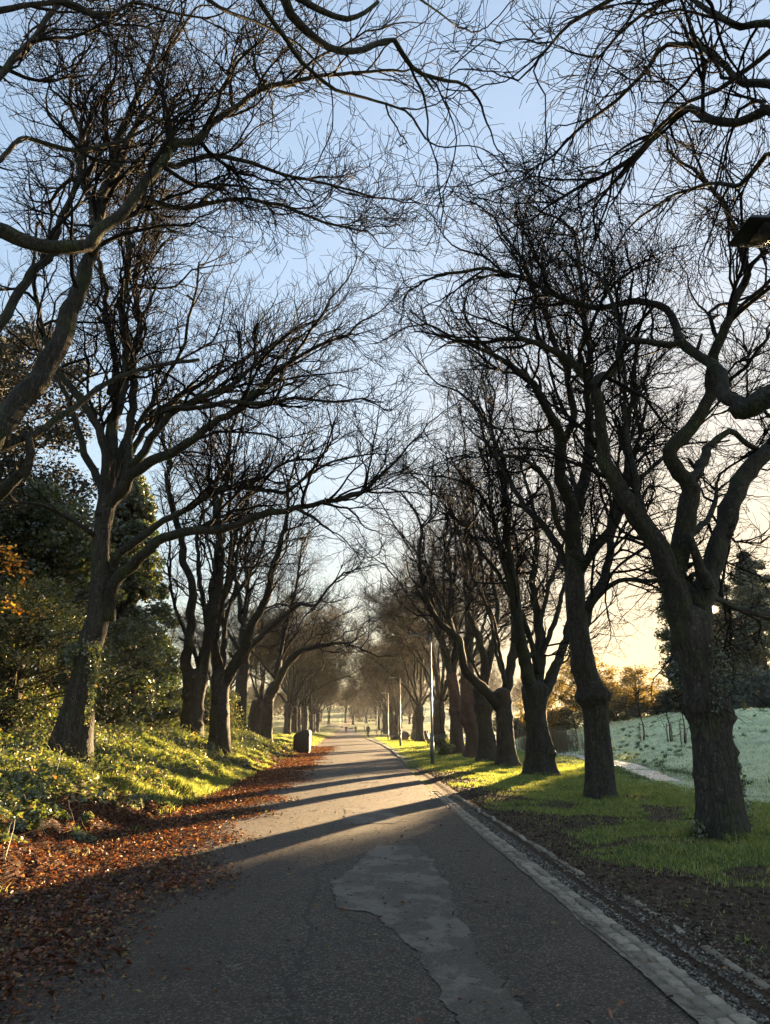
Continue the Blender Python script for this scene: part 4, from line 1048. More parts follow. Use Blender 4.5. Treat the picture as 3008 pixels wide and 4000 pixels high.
# trees at the far end of the road and across the valley
fe = [(-17, 232, 'tree at the far end of the road, left of the walkers'), (-9, 246, 'tree at the far end of the road, straight above the pale haired walker'),
      (-1, 252, 'tree at the far end of the road, above the middle walker'), (7, 244, 'tree at the far end of the road, behind the row of distant lamps'),
      (-30, 225, 'bare tree at the far left end of the avenue'), (-4, 285, 'faint tree on the frosted rise beyond the avenue'), (19, 262, 'faint tree beyond the right row in the haze'),
      (34, 190, 'hazy tree beyond the frosted field behind the right row'), (24, 165, 'hazy tree beside the far field fence at right'), (52, 230, 'pale hazy tree far across the field at right'),
      (-13, 275, 'second tree back at the far end, left of the road line'), (4, 280, 'second tree back at the far end, right of the road line'), (13, 235, 'tree at the far end of the road just right of the farthest lamps'),
      (28, 250, 'tree closing the view beyond the far end of the right row'), (-22, 262, 'second tree back at the far left end of the avenue'), (40, 255, 'hazy tree in the gap between field fence and right row')]
for i, (x, y, l) in enumerate(fe):
    copy_tree(protos[i % 4], G(x, y), i * 1.7, (1.0, 1.0, .85), l, 'trees beyond the end of the avenue')

# --- background woods --------------------------------------------------------------
def leaf_cloud(C, r, n, L, rg, flat=.7, shell=.35):
    """leaf sprays round a set of clump centres"""
    ci = rg.integers(0, len(C), n); d = rdir(n, rg); rad = r[ci] * rg.random(n) ** shell
    P = C[ci] + d * rad[:, None] * np.array([1, 1, flat])
    l = L * rg.uniform(.6, 1.4, n)
    return leaf_mesh(P, rdir(n, rg, .6), norm(d + rg.normal(0, .6, (n, 3))), l, l * rg.uniform(.45, .75, n), .2)

def sun_gap(V, F, rad=RD(.36)):
    """the small opening in the leaves through which the low sun shows from the path"""
    c = V[F].mean(1) - np.array([0, 0, CAMH]); c = norm(c)
    return F[(c @ SUNV) < cos(rad)]

def leafy_tree(name, label, cat_, loc, H, Rr, lm, nclump, nleaf, L, seed, group=None, z0=.15, shape='round', trunk_r=.25, lean=0.0, twigm=None, clump=(.5, 1.1), gap=False, bark='bark', flat=.7):
    T = Tree(loc, label, seed, group, cat_, name, bark); rg = T.rg; x, y, z = loc
    top = np.array([x + lean, y, z + H * .9])
    T.trunk([(x, y, z), (x + lean * .4, y, z + H * .4), top], [trunk_r, trunk_r * .7, .04], k=12, rough=.05)
    h = rg.random(nclump); a = rg.uniform(0, 2 * pi, nclump)
    if shape == 'cone': pr = (1 - h) ** .8 * .95 + .05; h2 = h
    elif shape == 'column': pr = .9 * np.sqrt(np.clip(1 - h ** 3, 0, 1)) + .1; h2 = h
    else: pr = np.sqrt(np.clip(1 - (2 * h - 1) ** 2 * .9, 0, 1)); h2 = h
    rr = Rr * pr * np.sqrt(rg.random(nclump)) * rg.uniform(.85, 1.12, nclump)
    C = np.stack([x + lean * h2 + rr * np.cos(a), y + rr * np.sin(a), z + H * (z0 + (1 - z0) * h2)], -1)
    cr_ = rg.uniform(*clump, nclump)
    if shape == 'cone': cr_ *= .6 + .6 * (1 - h)
    # branches reaching each clump
    st = np.stack([x + lean * h2, np.full(nclump, y), np.clip(C[:, 2] - rr * .45, z + .2, None)], -1)
    mid = (st + C) / 2 + rg.normal(0, .12, (nclump, 3)) + np.array([0, 0, .1])
    P = np.stack([st, (st + mid) / 2, mid, (mid + C) / 2 + rg.normal(0, .1, (nclump, 3)), C], 1)
    R = np.linspace(1, .3, 5)[None] * np.clip(rr * .014 + .012, .012, .07)[:, None]
    bg_ = Bag(); V, F = tubes(P, R, 4); F = [sun_gap(V, F[0])] if gap else F; bg_.add(V, F)
    sp = spawn(P, R, 2.5, (.8, .3), (.4, .7), lambda r: .5 + 25 * r, 5, .22, .02, .2, rg, .006, kink=.2)
    V, F = tubes(sp[0], sp[1], 3); F = [sun_gap(V, F[0])] if gap else F; bg_.add(V, F)
    T.bag = bg_
    if T.tb.n: T.tb.make('trunk', M[bark], T.root, True, T.loc)
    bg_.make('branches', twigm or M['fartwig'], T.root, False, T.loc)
    if nleaf:
        V, F = leaf_cloud(C, cr_, nleaf, L, rg, flat)
        if gap: F = sun_gap(V, F)
        mesh_from('crown', V - T.loc, F, lm, T.root)
    return T.root

leafy_tree('conifer', 'tall dark green conifer behind the left bank, pointed top', 'conifer', G(-11.6, 35), 12.8, 4.0, M['evergreen'], 460, 84000, .19, 61, z0=.02, shape='cone', clump=(.35, .8))
leafy_tree('ivy_tree', 'ivy covered tree between the leaning trunk and the conifer', 'tree', G(-11.0, 24), 8.2, 2.6, M['evergreen'], 200, 40000, .13, 62, z0=.04, clump=(.4, .8))
leafy_tree('leafy_tree', 'tall olive green tree behind the leaning ivy trunk at left', 'tree', G(-14.4, 26), 15.5, 4.6, M['olive'], 300, 52000, .15, 63, z0=.15, clump=(.5, 1.0))
leafy_tree('leafy_tree', 'olive green tree at the left edge of the picture behind the thicket', 'tree', G(-12.4, 18), 11.5, 3.6, M['olive'], 220, 40000, .12, 64, z0=.2, clump=(.5, 1.0))
leafy_tree('thicket_bush', 'dark evergreen bush at left edge under the orange beech twigs', 'bush', G(-10.6, 15.5), 4.4, 2.4, M['evergreen'], 120, 20000, .09, 65, z0=.02, clump=(.35, .7))
leafy_tree('thicket_bush', 'tangled brown bush directly behind the leaning ivy trunk', 'bush', G(-9.4, 20.5), 4.2, 2.2, M['bramble'], 120, 14000, .08, 66, z0=.02, clump=(.3, .7))
leafy_tree('thicket_bush', 'green bush between the leaning trunk and the forked tree', 'bush', G(-9.6, 28), 4.4, 2.4, M['evergreen'], 120, 16000, .10, 67, z0=.02, clump=(.35, .7))
leafy_tree('thicket_bush', 'low green bush behind the forked tree on the left bank', 'bush', G(-10.5, 38), 3.6, 2.6, M['bramble'], 110, 12000, .11, 68, z0=.02, clump=(.35, .8))
leafy_tree('thicket_bush', 'low bush behind the squared trunk on the left bank', 'bush', G(-9.4, 46), 3.2, 2.4, M['bramble'], 100, 9000, .12, 69, z0=.02, clump=(.35, .8))
leafy_tree('thicket_bush', 'low bush behind the leaning tree past the broken stump', 'bush', G(-10.2, 58), 3.0, 3.0, M['bramble'], 100, 9000, .14, 70, z0=.02, clump=(.35, .8))
leafy_tree('leafy_tree', 'thin leaved tree behind the conifer at far left', 'tree', G(-19.5, 33), 12, 4.2, M['olive'], 170, 12000, .16, 71, z0=.2, clump=(.5, 1.1))
leafy_tree('wood_tree', 'dark evergreen behind the thicket at far left', 'tree', G(-17.0, 22), 10.5, 3.8, M['evergreen'], 220, 42000, .16, 73, z0=.02, clump=(.5, 1.0))
leafy_tree('wood_tree', 'dark evergreen filling the gap left of the conifer', 'tree', G(-17.0, 38), 11.5, 4.0, M['evergreen'], 220, 42000, .19, 74, z0=.02, clump=(.5, 1.1))
leafy_tree('thicket_bush', 'brown scrub far behind the left row of trunks', 'bush', G(-14.5, 72), 4.5, 5, M['bramble'], 120, 9000, .2, 72, z0=.02, clump=(.5, 1.1))

# orange beech sprays entering at the left edge
T = Tree(G(-8.4, 11.2), 'young beech at the left edge with orange autumn leaves on drooping twigs', 80, None, 'tree', 'beech_tree')
x0, y0, z0_ = T.loc
T.trunk([(x0, y0, z0_), (x0 - .1, y0, z0_ + 2), (x0 - .1, y0 + .1, z0_ + 4.6)], [.09, .07, .03], k=10)
bt = []
for (ys_, n_) in ((1200, 2), (1240, 3), (1325, 3)):
    for q in range(n_):
        yy_ = ys_ + random.uniform(-22, 22); far_ = random.uniform(25, 85) if ys_ > 1000 else random.uniform(5, 20)
        if ys_ > 1000: bt.append(catmull([(x0 - .1, y0, at(-60, yy_, 11)[2] - .2), at(-40, yy_ - 12, 10.9), at(far_ * .4, yy_ - 6, 10.5), at(far_, yy_ + 14, 10.2)], 12))
P = np.stack(bt); R = np.tile(np.linspace(.012, .004, 12), (len(P), 1))
sp = spawn(P, R, 5, (.7, .2), (.5, .8), lambda r: .22 + 10 * r, 5, .15, -.02, .35, T.rg, .002)
bb = Bag(); V, F = tubes(P, R, 5); bb.add(V, F); V, F = tubes(sp[0], sp[1], 3); bb.add(V, F)
T.tb.make('trunk', M['bark'], T.root, True, T.loc); bb.make('branches', M['twig'], T.root, False, T.loc)
Q = np.concatenate([sp[0][:, 1:].reshape(-1, 3), P[:, 5:].reshape(-1, 3)]); Q = Q + T.rg.normal(0, .02, Q.shape); m = len(Q)
l = T.rg.uniform(.045, .08, m); V, F = leaf_mesh(Q, rdir(m, T.rg, .4), norm(T.rg.normal(0, .5, (m, 3)) + np.array([0, -.2, 1.])), l, l * .6, .12)
mesh_from('leaves', V - T.loc, F, M['orangeleaf'], T.root)

# right: wood across the field, with the sun low behind it
wood = [(34.0, 73, 14.5, 2.2, 'column', 'ivy covered tree at the left end of the dark wood, behind the nearest right trunk'),
        (51, 100, 20, 4.2, 'column', 'tall ivy clad pine just right of the nearest right trunk'),
        (54.5, 96, 22, 4.6, 'cone', 'tall dark pine at the right edge of the picture'),
        (60, 104, 23, 5.0, 'round', 'broad dark tree at the back of the wood at far right'),
        (66, 92, 21, 5.2, 'round', 'dark tree at the extreme right of the wood'),
        (58, 112, 19, 4.5, 'round', 'dark rounded tree deep in the wood'),
        (74, 104, 22, 6.0, 'round', 'dark spreading tree beyond the right edge of the wood')]
for i, (x, y, H, Rr, shp, lb) in enumerate(wood):
    leafy_tree('wood_tree', lb, 'tree', G(x, y), H, Rr, M['darkleaf'], 210, 19000, .36, 90 + i, 'trees of the dark wood across the field', z0=.08, shape=shp, clump=(.5, 1.25), trunk_r=.35, gap=True)
leafy_tree('autumn_tree', 'rounded golden autumn tree on the far bank of the field, low sun behind', 'tree', G(23.5, 74), 7.0, 4.0, M['autumnleaf'], 170, 11000, .19, 101, z0=.30, clump=(.4, .9))
leafy_tree('autumn_tree', 'smaller brownish tree left of the golden tree at the field edge', 'tree', G(19.2, 76), 4.6, 2.4, M['autumnleaf'], 110, 6000, .18, 102, z0=.2, clump=(.4, .8))
leafy_tree('autumn_tree', 'olive bush right of the golden tree against the ivy tree', 'tree', G(29.5, 76), 5.0, 2.6, M['autumnleaf'], 110, 6000, .18, 103, z0=.15, clump=(.4, .8))
hp = [(17, 80), (22, 78), (27.5, 77), (33, 76), (38.5, 76), (44, 76), (49, 75), (55, 74)]
hn = ['left end', 'second clump from the left', 'clump under the golden tree', 'clump right of the golden tree', 'clump under the ivy tree', 'clump right of the nearest trunk', 'clump near the picture edge', 'right end']
for i, (x, y) in enumerate(hp):
    leafy_tree('hedge_bush', 'dark hedge bush along the top of the frosted field, ' + hn[i], 'bush', G(x, y), 2.0 + .3 * (i % 3) + (1.2 if i > 3 else 0), 3.2, M['darkleaf'], 80, 8000, .20, 110 + i, 'hedge bushes along the top of the field', z0=.0, clump=(.5, .9), trunk_r=.08)

# wooded hillside closing the valley
rgf = np.random.default_rng(15); n = 150
hx = rgf.uniform(-260, 330, n); hy = rgf.uniform(330, 620, n)
Cf = np.stack([hx, hy, hz(hx, hy) + rgf.uniform(2, 9, n)], -1); V, F = leaf_cloud(Cf, rgf.uniform(5, 11, n), 52000, 1.5, rgf, .7)
g_ = mesh_from('far_wood', V, F, M['farwood']); tag(g_, 'hazy wood on the hillside beyond the end of the avenue', 'wood', kind='stuff')

# ------------------------------------------------------------------ things
def box(bag, c, s, rz=0.0, taper=1.0):
    V = []
    for sz in (-1, 1):
        f = taper if sz > 0 else 1.0
        for sx, sy in ((-1, -1), (1, -1), (1, 1), (-1, 1)):
            x, y = sx * s[0] / 2 * f, sy * s[1] / 2 * f
            V.append((c[0] + x * cos(rz) - y * sin(rz), c[1] + x * sin(rz) + y * cos(rz), c[2] + sz * s[2] / 2))
    bag.add(V, [np.array([(0, 3, 2, 1), (4, 5, 6, 7), (0, 1, 5, 4), (1, 2, 6, 5), (2, 3, 7, 6), (3, 0, 4, 7)])])

def tube1(bag, pts, rad, k=12):
    P = np.array(pts, float)[None]; R = np.array(rad, float)[None] * np.ones((1, P.shape[1]))
    V, F = tubes(P, R, k, cap=True); bag.add(V, F)

def bevel(o, w=.01, seg=2):
    m = o.modifiers.new('bevel', 'BEVEL'); m.width = w; m.segments = seg; m.limit_method = 'ANGLE'

def lamp(loc, H, label, group='street lamps along the right verge', arm=.75):
    r = empty('street_lamp', loc, label, 'street lamp', group)
    b = Bag(); tube1(b, [(0, 0, -.2), (0, 0, 1.25)], .085, 14); b.make('base_section', M['steel'], r, True)
    b = Bag(); tube1(b, [(0, 0, 1.25), (0, 0, 1.34), (0, 0, 1.36), (0, 0, H)], [.085, .058, .052, .042], 14); b.make('pole', M['steel'], r, True)
    b = Bag(); tube1(b, [(0, 0, H - .04), (-.06, 0, H + .03), (-arm + .35, 0, H + .06)], .024, 10); b.make('arm', M['steel'], r, True)
    b = Bag(); box(b, (-arm + .10, 0, H + .075), (.62, .26, .06), 0, .8); h_ = b.make('lamp_head', M['steel'], r); bevel(h_)
    b = Bag(); box(b, (-arm + .04, 0, H + .040), (.36, .20, .012)); b.make('lens', M['lampglass'], h_)
    b = Bag(); box(b, (-.088, 0, .55), (.012, .10, .42)); b.make('access_door', M['steel'], r)
    return r
lamp(G(3.36, 32.7), 5.55, 'nearest street lamp in full view, grey pole on the right verge')
lp = [((3.75, 62.6), 'second street lamp along the right verge, left of the knotted trunks'), ((4.0, 92), 'third street lamp along the right verge beyond the log pile'),
      ((4.2, 123), 'fourth street lamp along the right verge in front of the trunk cluster'), ((4.3, 152), 'fifth street lamp, thin pole right of the nearest walker'),
      ((2.2, 182), 'sixth street lamp, small pole just above the nearest walker'), ((-4.0, 215), 'farthest street lamp, thin pole between the walkers')]
for p, l in lp: lamp(G(*p), 5.55, l)
# lamp overhead: the post stands outside the frame and the flat lantern reaches in at the right edge
r = empty('street_lamp', G(4.35, 4.85), 'street lamp at the right edge, only its flat dark lantern showing overhead', 'street lamp', 'street lamps along the right verge')
b = Bag(); tube1(b, [(0, 0, -.2), (0, 0, 1.3)], .085, 14); b.make('base_section', M['steel'], r, True)
b = Bag(); tube1(b, [(0, 0, 1.3), (0, 0, 1.38), (0, 0, 5.5)], [.085, .055, .045], 14); b.make('pole', M['steel'], r, True)
b = Bag(); tube1(b, [(0, 0, 5.47), (-.1, 0, 5.53), (-.6, 0, 5.56)], .026, 10); b.make('arm', M['steel'], r, True)
b = Bag(); box(b, (-.88, 0, 5.55), (.72, .38, .05), 0, .86); h_ = b.make('lamp_head', M['black'], r); bevel(h_)
b = Bag(); box(b, (-.88, 0, 5.517), (.40, .28, .012)); b.make('lens', M['darkglass'], h_)

# litter bin: curved hood falling to the back, slot and pale strip facing the road
r = empty('litter_bin', G(-3.35, 46.5), 'black litter bin with sloping rounded top at the left edge of the road', 'litter bin')
r.location.z = .02; r.scale = (1.08, 1, 1.08); r.rotation_euler = (0, 0, RD(-4))
prof = [(.45, 0), (.455, .25), (.47, 1.12), (.46, 1.22), (.40, 1.27), (.22, 1.27), (0, 1.22), (-.22, 1.13), (-.38, 1.02), (-.44, .92), (-.44, .2), (-.44, 0)]
def prism(bag, pr, y0, y1):
    n = len(pr); V = [(p[0], y0, p[1]) for p in pr] + [(p[0], y1, p[1]) for p in pr]
    side = [(i, (i + 1) % n, n + (i + 1) % n, n + i) for i in range(n)]
    bag.add(V, [np.array(side), np.array([list(range(n))[::-1]]), np.array([list(range(n, 2 * n))])])
b = Bag(); prism(b, prof, -.34, .34); o = b.make('body', M['black'], r); bevel(o, .012, 2)
b = Bag(); box(b, (.482, 0, .97), (.02, .48, .20)); b.make('opening', M['trousers'], r)
b = Bag(); box(b, (.490, -.31, .62), (.014, .05, 1.08)); box(b, (.490, .31, .62), (.014, .05, 1.08)); box(b, (.490, 0, 1.14), (.014, .56, .05)); b.make('edge_strip', M['steel'], r)
b = Bag(); box(b, (.470, 0, .45), (.02, .52, .72)); o = b.make('door', M['black'], r); bevel(o)
b = Bag(); box(b, (0, 0, -.02), (.80, .62, .10)); b.make('base', M['black'], r)
b = Bag(); tube1(b, [(.49, .18, .55), (.50, .18, .55)], .03, 10); b.make('lock', M['steel'], r)

# people walking down the avenue
def skin_body(name, joints, edges, rad, material, parent, sub=2):
    me = bpy.data.meshes.new(name); me.from_pydata([tuple(j) for j in joints], edges, [])
    o = bpy.data.objects.new(name, me); COL.objects.link(o)
    m = o.modifiers.new('skin', 'SKIN')
    for i, v in enumerate(me.skin_vertices[0].data):
        rr = rad[i]; v.radius = rr if isinstance(rr, tuple) else (rr, rr); v.use_root = (i == 0)
    s_ = o.modifiers.new('sub', 'SUBSURF'); s_.levels = sub; s_.render_levels = sub
    dg = bpy.context.evaluated_depsgraph_get(); me2 = bpy.data.meshes.new_from_object(o.evaluated_get(dg))
    bpy.data.objects.remove(o); me2.name = name; me2.materials.clear(); me2.materials.append(material)
    for p in me2.polygons: p.use_smooth = True
    o2 = bpy.data.objects.new(name, me2); COL.objects.link(o2)
    if parent is not None: o2.parent = parent
    return o2

def person(loc, H, rz, label, top_m, hair_m, stride=.28, long_hair=False, pack=False, elbows=.10):
    k = H / 1.75; r = empty('person', loc, label, 'person', 'people walking along the road', rz)
    def J(*p): return [tuple(q * k for q in a) for a in p]
    s = stride
    body = J((0, 0, .96), (0, 0, 1.12), (0, -.01, 1.32), (0, -.01, 1.46), (0, 0, 1.54), (0, .01, 1.62), (0, .015, 1.72),
             (.10, 0, .92), (.105, s * .55, .52), (.10, s * .9 - .02, .09), (.10, s * .9 + .13, .04),
             (-.10, 0, .92), (-.105, -s * .3, .50), (-.10, -s * 1.0, .13), (-.10, -s * 1.0 + .13, .06),
             (.19, -.01, 1.42), (.245, -s * .25, 1.16), (.23, -s * .1 + .10, .93), (.225, -s * .1 + .15, .86),
             (-.19, -.01, 1.42), (-.245, s * .15, 1.16), (-.23, s * .35 + .08, .93), (-.225, s * .35 + .13, .86),
             (0, .11, 1.635))
    ed = [(0, 1), (1, 2), (2, 3), (3, 4), (4, 5), (5, 6), (0, 7), (7, 8), (8, 9), (9, 10), (0, 11), (11, 12), (12, 13), (13, 14), (3, 15), (15, 16), (16, 17), (17, 18), (3, 19), (19, 20), (20, 21), (21, 22), (5, 23)]
    rad = [(.13, .10), (.125, .095), (.15, .10), (.12, .08), .052, (.075, .09), (.06, .07), .085, .056, .038, .032, .085, .056, .038, .032, .055, .042, .032, .028, .055, .042, .032, .028, .018]
    rad = [tuple(q * k for q in a) if isinstance(a, tuple) else a * k for a in rad]
    bd = skin_body('body', body, ed, rad, M['skin'], r)
    jk = [0, 1, 2, 3, 15, 16, 17, 19, 20, 21]; mp = {v: i for i, v in enumerate(jk)}
    jb = [body[i] for i in jk]; jb[0] = (0, 0, .86 * k)
    skin_body('jacket', jb, [(mp[a], mp[c]) for a, c in ed if a in mp and c in mp], [(.17 * k, .135 * k), (.16 * k, .13 * k), (.18 * k, .13 * k), (.13 * k, .10 * k), .075 * k, .062 * k, .05 * k, .075 * k, .062 * k, .05 * k], top_m, r)
    tk = [0, 7, 8, 9, 11, 12, 13]; mp = {v: i for i, v in enumerate(tk)}
    skin_body('trousers', [body[i] for i in tk], [(mp[a], mp[c]) for a, c in ed if a in mp and c in mp], [(.145 * k, .115 * k), .10 * k, .072 * k, .055 * k, .10 * k, .072 * k, .055 * k], M['trousers'], r)
    for a, c in ((9, 10), (13, 14)):
        p, q = np.array(body[a]), np.array(body[c]); skin_body('shoe', [tuple(p - [0, .04 * k, .03 * k]), tuple((p + q) / 2 - [0, 0, .02 * k]), tuple(q - [0, 0, 0])], [(0, 1), (1, 2)], [.046 * k, .046 * k, .04 * k], M['shoe'], r)
    hp_ = J((0, -.02, 1.735), (0, -.055, 1.68), (0, -.06, 1.60)) + (J((0, -.07, 1.48)) if long_hair else [])
    skin_body('hair', hp_, [(i, i + 1) for i in range(len(hp_) - 1)], [(.078 * k, .085 * k), (.085 * k, .075 * k), (.07 * k, .05 * k), (.06 * k, .04 * k)][:len(hp_)], hair_m, r)
    return r
def pz(x, y): return (x, y, float(road_z(x, y)) + .005)
person(pz(1.75, 106), 1.80, .05, 'nearest walker, in olive jacket and dark trousers, on the right of the road', M['olive'], M['greyhair'], .22)
person((-.05, 163, float(hz(-.05, 163)) + .06), 1.66, pi, 'small middle walker in black jacket far down the road', M['jacket'], M['hair'], .25)
person((-2.1, 160, float(hz(-2.1, 160)) + .06), 1.68, pi - .1, 'leftmost walker with pale hair and dark coat far down the road', M['jacket'], M['fairhair'], .25, True)

# log pile and cut stump on the right verge
def log(loc, L, R, rz, label, seed, tilt=0.0, cat_='log', name='cut_log', m='deadwood'):
    r = empty(name, loc, label, cat_, None, rz); rg = np.random.default_rng(seed); n = 12
    P = np.stack([np.linspace(-L / 2, L / 2, n) * cos(tilt), .04 * np.sin(np.linspace(0, 3, n)), R * .85 + np.linspace(-L / 2, L / 2, n) * sin(tilt)], -1)
    V, F = limb_tube(P, np.full(n, R) * (1 + .06 * rg.normal(0, 1, n)), 18, seed, .07); mesh_from('trunk_section', V, F[:1], M[m], r, True)
    for f_ in F[1:]: mesh_from('cut_face', V, [f_], M['endgrain'], r)
    return r
log(G(4.9, 90), 1.3, .30, .3, 'short dark log lying at the left of the log pile on the right verge', 1)
log(G(6.0, 90.5), .95, .48, 1.1, 'upended round log in the middle of the log pile on the right verge', 2, .5)
r = empty('tree_stump', G(7.7, 88), 'broad flat topped cut stump at the right of the log pile', 'tree stump')
P = np.array([(0, 0, -.15), (0, 0, .2), (0, 0, .7), (0, 0, 1.1)]); P = catmull(P, 12)
V, F = limb_tube(P, np.linspace(1.05, .9, 12), 26, 5, .05); mesh_from('trunk_section', V, F[:1], M['deadwood'], r, True); mesh_from('cut_face', V, F[1:2], M['endgrain'], r)

# boulders by the road at the far end
def boulder(loc, s, label, seed):
    bm = bmesh.new(); bmesh.ops.create_icosphere(bm, subdivisions=3, radius=1); rg = np.random.default_rng(seed); ph = rg.uniform(0, 6, 9)
    for v in bm.verts:
        c = v.co; f = 1 + .13 * sin(3 * c.x + ph[0]) * sin(2.5 * c.y + ph[1]) + .09 * sin(6 * c.z + ph[2] + 3 * c.x) + .05 * sin(11 * c.y + ph[3])
        v.co = (c.x * s[0] * f, c.y * s[1] * f, max(-.3, c.z) * s[2] * f)
    me = bpy.data.meshes.new('boulder'); bm.to_mesh(me); bm.free(); me.materials.append(M['stone'])
    for p in me.polygons: p.use_smooth = True
    o = bpy.data.objects.new('boulder', me); COL.objects.link(o); o.location = loc; tag(o, label, 'boulder')
boulder(G(-1.3, 205), (.9, .6, .42), 'low pale boulder by the road bend, between the two far walkers', 1)

# saplings in their stake guards
def sapling(px, dep, H, label, seed):
    p = at(px[0], px[1], dep); x, y = p[0], p[1]; z = float(hz(x, y)); lx = math.atan2(x, y)
    T = Tree((x, y, z), label, seed, 'staked saplings on the frosted field', 'sapling', 'sapling')
    rg = T.rg; st = [(x, y, z)]
    for q in range(6): st.append((x + rg.normal(0, .05), y + rg.normal(0, .05), z + H * (q + 1) / 6))
    T.trunk(st, np.linspace(.04, .012, 7), k=7, rough=.03, flare=0)
    P = catmull(st, 18); A = spawn(P[None], np.linspace(.035, .01, 18)[None], 3.2, (.6, .2), (.4, .6), lambda r: H * .22 + 0 * r, 7, .1, .05, .5, rg, .006)
    Bq = spawn(A[0], A[1], 3.5, (.6, .2), (.5, .7), lambda r: .3 + 0 * r, 4, .15, .02, .2, rg, .004)
    bg_ = Bag(); V, F = tubes(A[0], A[1], 4); bg_.add(V, F); V, F = tubes(Bq[0], Bq[1], 3); bg_.add(V, F)
    T.tb.make('trunk', M['twig'], T.root, True, T.loc); bg_.make('crown', M['twig'], T.root, False, T.loc)
    for q in range(3):
        a = q * 2 * pi / 3 + .5; b = Bag(); tube1(b, [(.19 * cos(a), .19 * sin(a), -.2), (.16 * cos(a), .16 * sin(a), 1.12)], .035, 8); b.make('stake', M['wood'], T.root, True)
    for q in range(3):
        a, c = q * 2 * pi / 3 + .5, (q + 1) * 2 * pi / 3 + .5; b = Bag()
        tube1(b, [(.165 * cos(a), .165 * sin(a), 1.02), (.165 * cos(c), .165 * sin(c), 1.02)], .03, 6); b.make('tie_rail', M['wood'], T.root, True)
sapling((1242, 1585), 59, 2.2, 'staked sapling left of the second right trunk, farthest to the left', 201)
sapling((1388, 1585), 50, 5.0, 'tallest pale stemmed staked sapling under the golden tree', 202)
sapling((1448, 1592), 45, 3.2, 'staked sapling third from the left on the field', 203)
sapling((1478, 1598), 42.5, 3.4, 'staked sapling nearest the big right trunk', 204)

# small shrub and young tree between the lamp post and the reddish trunk
leafy_tree('shrub', 'low evergreen shrub at the foot of a young tree beside the near lamp post', 'shrub', G(4.9, 43), 1.1, .75, M['evergreen'], 40, 5000, .07, 210, z0=.02, clump=(.15, .32), trunk_r=.04)
T = Tree(G(5.0, 43.6), 'thin bare young tree rising out of the low shrub', 211, None, 'tree', 'young_tree')
x, y, z = T.loc; st = [(x, y, z), (x + .03, y, z + 1.2), (x - .03, y, z + 2.4), (x + .05, y, z + 3.6)]
T.trunk(st, [.035, .03, .02, .012], k=7, flare=0); P = catmull(st, 18)
A = spawn(P[None], np.linspace(.03, .01, 18)[None], 3, (.7, .2), (.4, .6), lambda r: .9 + 0 * r, 7, .12, .08, .35, T.rg, .006)
bg_ = Bag(); V, F = tubes(A[0], A[1], 4); bg_.add(V, F); T.tb.make('trunk', M['twig'], T.root, True, T.loc); bg_.make('crown', M['twig'], T.root, False, T.loc)

# ivy on the leaning trunk and at the foot of the nearest right tree
def ivy_on(root, pts, wid, n, L, m, seed):
    rg = np.random.default_rng(seed); P = catmull(pts, 60); i = rg.integers(0, 60, n)
    C = P[i] + rg.normal(0, 1, (n, 3)) * np.interp(i, np.linspace(0, 59, len(wid)), wid)[:, None]
    l = L * rg.uniform(.6, 1.3, n); V, F = leaf_mesh(C, rdir(n, rg), norm(rg.normal(0, .6, (n, 3)) + np.array([.3, -1, .1])), l, l * .8, .2)
    mesh_from('ivy', V - np.array(root.location), F, m, root)
ivy_on(treeL1, [at(188, 1560, 15.5), at(200, 1480, 15.55), at(206, 1425, 15.6), at(200, 1395, 15.6), at(175, 1405, 15.6)], [.03, .035, .06, .11, .07], 650, .06, M['bramble'], 1)
ivy_on(treeL1, [at(170, 1395, 15.55), at(150, 1400, 15.6), at(150, 1440, 15.7)], [.07, .05, .04], 200, .06, M['evergreen'], 2)
ivR = [o for o in COL.objects if o.get('label', '').startswith('nearest tree at right')][0]
ivy_on(ivR, [at(1596, 1810, 11.6), at(1603, 1760, 11.5), at(1598, 1700, 11.5), at(1592, 1640, 11.6)], [.10, .07, .04, .02], 500, .05, M['evergreen'], 3)
ivy_on(ivR, [at(1500, 1805, 11.4), at(1512, 1790, 11.4)], [.07, .05], 220, .055, M['bramble'], 4)
ivy_on(ivR, [at(1556, 1390, 11.2), at(1560, 1460, 11.2), at(1545, 1530, 11.2)], [.08, .07, .05], 260, .045, M['darkleaf'], 5)
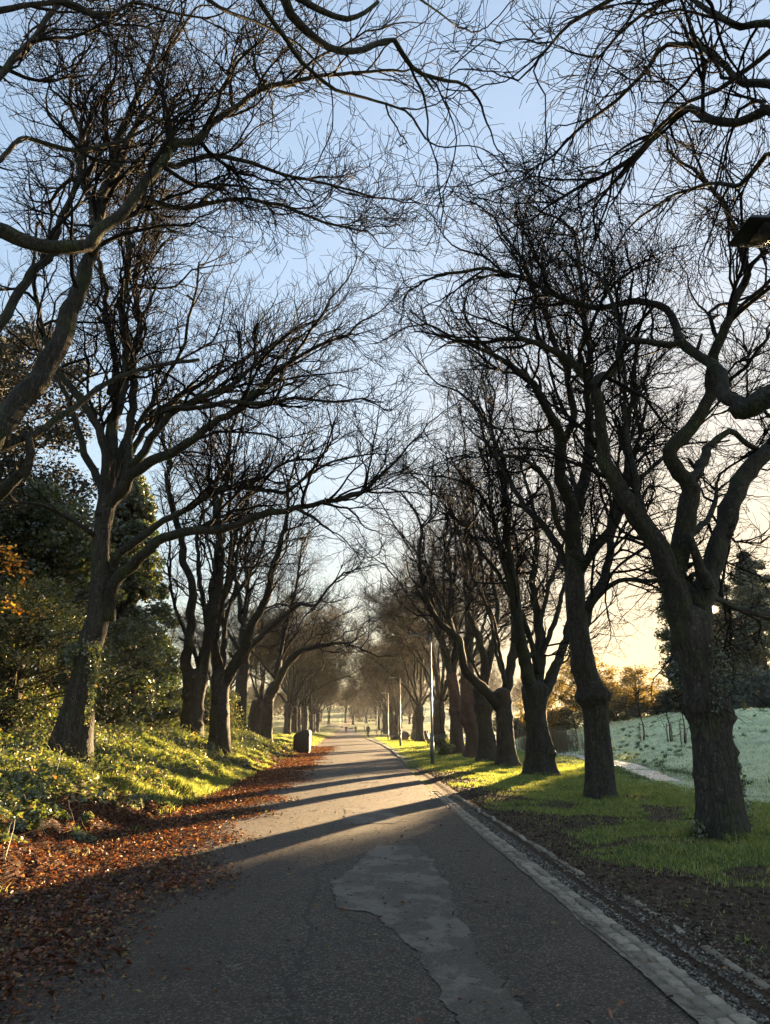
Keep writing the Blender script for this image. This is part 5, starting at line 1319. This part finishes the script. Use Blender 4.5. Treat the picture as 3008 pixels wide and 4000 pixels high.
# loose creeper stems on the nearest right trunk
rg = np.random.default_rng(77); n = 46
st = np.array([at(1555 + rg.normal(0, 14), rg.uniform(1330, 1520), 11.35) for _ in range(n)]); P = np.zeros((n, 7, 3)); P[:, 0] = st
dr = norm(rg.normal(0, .5, (n, 3)) + np.array([.5, -.1, -.35])); ln = rg.uniform(.3, 1.1, n)
for s in range(1, 7): dr = norm(dr + rg.normal(0, .25, (n, 3)) - np.array([0, 0, .10])); P[:, s] = P[:, s - 1] + dr * (ln / 6)[:, None]
V, F = tubes(P, np.linspace(1, .5, 7)[None] * rg.uniform(.003, .007, n)[:, None], 4); mesh_from('creeper', V - np.array(ivR.location), F, M['twig'], ivR)

# reeds at the bend of the stream
n = 2600; x = rng.normal(0, 1, n) * .8 + 15.0; y = rng.normal(0, 1, n) * 3.0 + 58; z = hz(x, y)
P = np.zeros((n, 4, 3)); P[:, 0] = np.stack([x, y, z - .05], -1); d = norm(rng.normal(0, .14, (n, 3)) + np.array([0, 0, 1.])); H = rng.uniform(.8, 1.7, n)
for s in range(1, 4): d = norm(d + rng.normal(0, .06, (n, 3))); P[:, s] = P[:, s - 1] + d * (H / 3)[:, None]
V, F = tubes(P, np.linspace(1, .3, 4)[None] * rng.uniform(.008, .016, n)[:, None], 3)
g_ = mesh_from('reeds', V, F, M['reed']); tag(g_, 'brown reeds standing at the bend of the stream', 'reeds', kind='stuff')

# post and rail fence across the distant field
r = empty('field_fence', G(22, 135), 'low pale post and wire fence across the distant frosted field', 'fence')
ox, oy, oz = r.location; fp = [(8 + 1.9 * i, 132 + .35 * i) for i in range(24)]
for (x, y) in fp:
    b = Bag(); z = float(hz(x, y)); tube1(b, [(x - ox, y - oy, z - .3 - oz), (x - ox, y - oy, z + 1.25 - oz)], .07, 7); b.make('post', M['wood'], r, True)
for hh in (.55, 1.05):
    b = Bag(); tube1(b, [(x - ox, y - oy, float(hz(x, y)) + hh - oz) for x, y in fp], .018, 5); b.make('wire', M['steel'], r, True)

# haze: even thin air round everything
b = Bag(); box(b, (0, 700, 19), (2200, 1700, 42)); b.F = [b.F[0]]
hm, hn_ = mat('haze_air'); ho = hn_.nodes.new('ShaderNodeOutputMaterial'); pv = hn_.nodes.new('ShaderNodeVolumePrincipled')
pv.inputs['Density'].default_value = HAZE; pv.inputs['Color'].default_value = (.92, .93, .95, 1); pv.inputs['Anisotropy'].default_value = .2
hn_.links.new(pv.outputs[0], ho.inputs['Volume'])
h_ = b.make('haze', hm); tag(h_, kind='stuff')
h_['label'] = 'thin pale morning haze over the road and field'; h_['category'] = 'haze'
